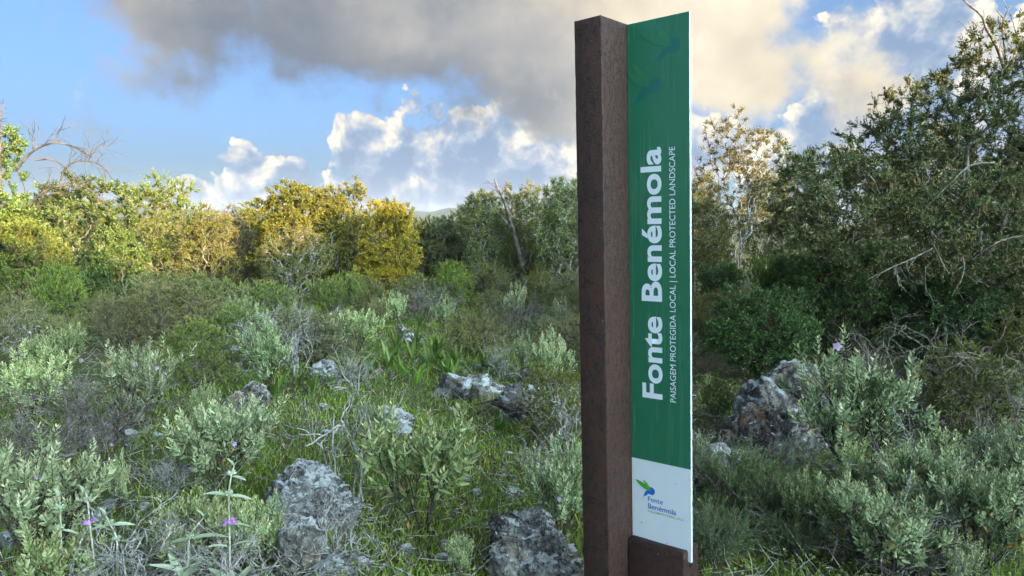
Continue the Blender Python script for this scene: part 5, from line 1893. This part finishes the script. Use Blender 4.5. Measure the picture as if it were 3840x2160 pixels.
# ------------------------------------------------------------------ grass, small leaves and litter over the ground
def build_grass():
    rng = np.random.default_rng(500)
    n = 215000
    # more blades nearer to the camera, only where the picture looks
    y = 2.6 + 12.5 * rng.uniform(0, 1, n) ** 1.5
    x = rng.uniform(-.95, .95, n) * y
    g = np.sin(1.7 * x + .6 * y) * np.sin(1.3 * y - .8 * x + 1) + .5 * np.sin(4.1 * x + 2) * np.sin(3.3 * y)
    clear = np.exp(-(((x + .14 * y) / (.20 * y + .3)) ** 2))
    p = np.clip(.42 + .30 * g + .55 * clear - .25 * (x > .22 * y), .05, 1) * np.where(y > 6.5, np.clip(clear * 1.3, .06, 1), 1)
    keep = rng.uniform(0, 1, n) < p
    x, y, clear = x[keep], y[keep], clear[keep]
    n = len(x)
    z = terrain(x, y)
    h = rng.gamma(5, .014, n) * (1 - .35 * np.clip(clear, 0, 1)) * (1 + .25 * np.sin(2.2 * x) * np.sin(1.9 * y))
    d = norm(np.stack([rng.normal(0, .38, n), rng.normal(0, .38, n), np.ones(n)], -1))
    s = norm(np.cross(d, norm(rng.normal(0, 1, (n, 3)))))
    wd = rng.uniform(.0022, .0045, n) * (1 + y / 9)
    b = np.stack([x, y, z], -1)
    lean = norm(rng.normal(0, 1, (n, 3)) * np.array([1, 1, .1])) * (h * rng.uniform(.05, .45, n))[:, None]
    m = b + d * (h * .55)[:, None] + lean * .25
    t = b + d * h[:, None] + lean - np.array([0, 0, 1]) * (np.linalg.norm(lean, axis=1) * .4)[:, None]
    v = np.stack([b - s * wd[:, None] * .5, b + s * wd[:, None] * .5, m + s * wd[:, None] * .42, m - s * wd[:, None] * .42, t], 1).reshape(-1, 3)
    k = (np.arange(n) * 5)[:, None]
    me = mesh_np('grass', v, [k + np.array([[0, 1, 2, 3]]), k + np.array([[3, 2, 4]])], False, {'rnd': np.repeat(np.clip(rng.beta(2, 2.4, n), 0, 1), 5), 'tip': np.zeros(n * 5)})
    o = link('grass', me, None, L_GRASS)
    tag(o, 'short green grass growing between the rocks and shrubs', 'grass', None, 'stuff')
    # small round leaves close to the ground
    n = 42000
    y = 2.6 + 6.5 * rng.uniform(0, 1, n) ** 1.3
    x = rng.uniform(-.72, .74, n) * y
    g = np.sin(2.3 * x + 1.6 * y + 1) * np.sin(1.9 * y - 1.2 * x)
    keep = rng.uniform(0, 1, n) < np.clip(.35 + .5 * g + .45 * (x > .25 * y), .02, 1)
    x, y = x[keep], y[keep]
    n = len(x)
    p = np.stack([x, y, terrain(x, y) + rng.uniform(.01, .09, n) + .08 * (x > .25 * y) * rng.uniform(0, 1, n)], -1)
    d = norm(np.stack([rng.normal(0, 1, n), rng.normal(0, 1, n), rng.normal(.1, .3, n)], -1))
    s = norm(np.cross(d, np.array([0, 0, 1.0]) + rng.normal(0, .3, (n, 3))))
    v, f, q = leaves_np(p, d, s, rng.uniform(.012, .024, n), rng.uniform(.010, .018, n), .12, .1, True)
    o = link('ground_cover', mesh_np('ground_cover', v, f, False, {'rnd': np.repeat(rng.uniform(0, 1, n), q), 'tip': np.zeros(len(v))}), None, L_CLOVER)
    tag(o, 'small green leaves covering the soil under the shrubs', 'ground cover', None, 'stuff')
    # dry twigs and fallen leaves lying about
    n = 5200
    y = 2.5 + 8.0 * rng.uniform(0, 1, n) ** 1.3
    x = rng.uniform(-.74, .74, n) * y
    a = rng.uniform(0, 6.28, n)
    ln = rng.gamma(3, .05, n)
    p0 = np.stack([x, y, terrain(x, y) + rng.uniform(.004, .12, n)], -1)
    p1 = p0 + np.stack([np.cos(a) * ln, np.sin(a) * ln, rng.normal(.15, .35, n) * ln], -1)
    pm = (p0 + p1) / 2 + rng.normal(0, .14, (n, 3)) * ln[:, None]
    r = rng.uniform(.0010, .0028, n)
    v, f = tubes_np(np.concatenate([p0, pm]), np.concatenate([pm, p1]), np.concatenate([r, r * .9]), np.concatenate([r * .9, r * .5]), 3)
    o = link('twig_litter', mesh_np('twig_litter', v, f), None, B_GREY)
    tag(o, 'dry grey twigs scattered through the grass', 'twigs', None, 'stuff')
    n = 5200
    y = 2.5 + 6.0 * rng.uniform(0, 1, n) ** 1.3
    x = rng.uniform(-.72, .74, n) * y
    p = np.stack([x, y, terrain(x, y) + rng.uniform(.004, .05, n)], -1)
    d = norm(rng.normal(0, 1, (n, 3)) * np.array([1, 1, .5]))
    s = norm(np.cross(d, rng.normal(0, 1, (n, 3)) + np.array([0, 0, 1.5])))
    v, f, q = leaves_np(p, d, s, rng.uniform(.02, .04, n), rng.uniform(.008, .015, n), .3, .3, True)
    o = link('leaf_litter', mesh_np('leaf_litter', v, f, False, {'rnd': np.repeat(rng.uniform(0, 1, n), q), 'tip': np.zeros(len(v))}), None,
             leaf_mat('dead_leaf', [(.07, .035, .02), (.16, .085, .045), (.28, .18, .10)], None, 0, .2, .7, .2))
    tag(o, 'brown fallen leaves under the shrubs', 'leaf litter', None, 'stuff')

    # loose pebbles
    n = 420
    y = 2.7 + 7.0 * rng.uniform(0, 1, n) ** 1.2
    x = rng.uniform(-.70, .72, n) * y
    bm = bmesh.new()
    bmesh.ops.create_icosphere(bm, subdivisions=2, radius=1.0)
    bv = np.array([v.co[:] for v in bm.verts]); bf = np.array([[q.index for q in f.verts] for f in bm.faces])
    bm.free()
    a = Acc()
    for i in range(n):
        r = rng.gamma(2.2, .009)
        k = 1 + .28 * np.sin(bv @ rng.normal(0, 2.2, 3) + rng.uniform(0, 6)) + .14 * np.sin(bv @ rng.normal(0, 5, 3))
        a.add(bv * k[:, None] * r * rng.uniform(.6, 1.3, 3) + np.array([x[i], y[i], tz(x[i], y[i]) + r * .3]), bf)
    o = link('pebbles', a.mesh('pebbles'), None, R_PALE)
    tag(o, 'small loose pebbles lying in the grass', 'pebbles', None, 'stuff')


build_grass()


# ------------------------------------------------------------------ evening air: far hills fade to blue
def build_haze():
    m = bpy.data.materials.new('haze')
    m.use_nodes = True
    nt = m.node_tree
    nt.nodes.clear()
    v = nt.nodes.new('ShaderNodeVolumePrincipled')
    v.inputs['Color'].default_value = (.80, .88, 1.0, 1)
    v.inputs['Density'].default_value = HAZE
    v.inputs['Anisotropy'].default_value = 0.0
    o = nt.nodes.new('ShaderNodeOutputMaterial')
    nt.links.new(v.outputs[0], o.inputs['Volume'])
    bm = bmesh.new()
    box_bm(bm, -3400, 3400, -3400, 3400, -1.2, 62.0)
    ob = link('haze', bm_mesh(bm, 'haze'), None, m)
    tag(ob, 'thin evening haze over the whole place', 'haze', None, 'stuff')


HAZE = 0.00011
build_haze()
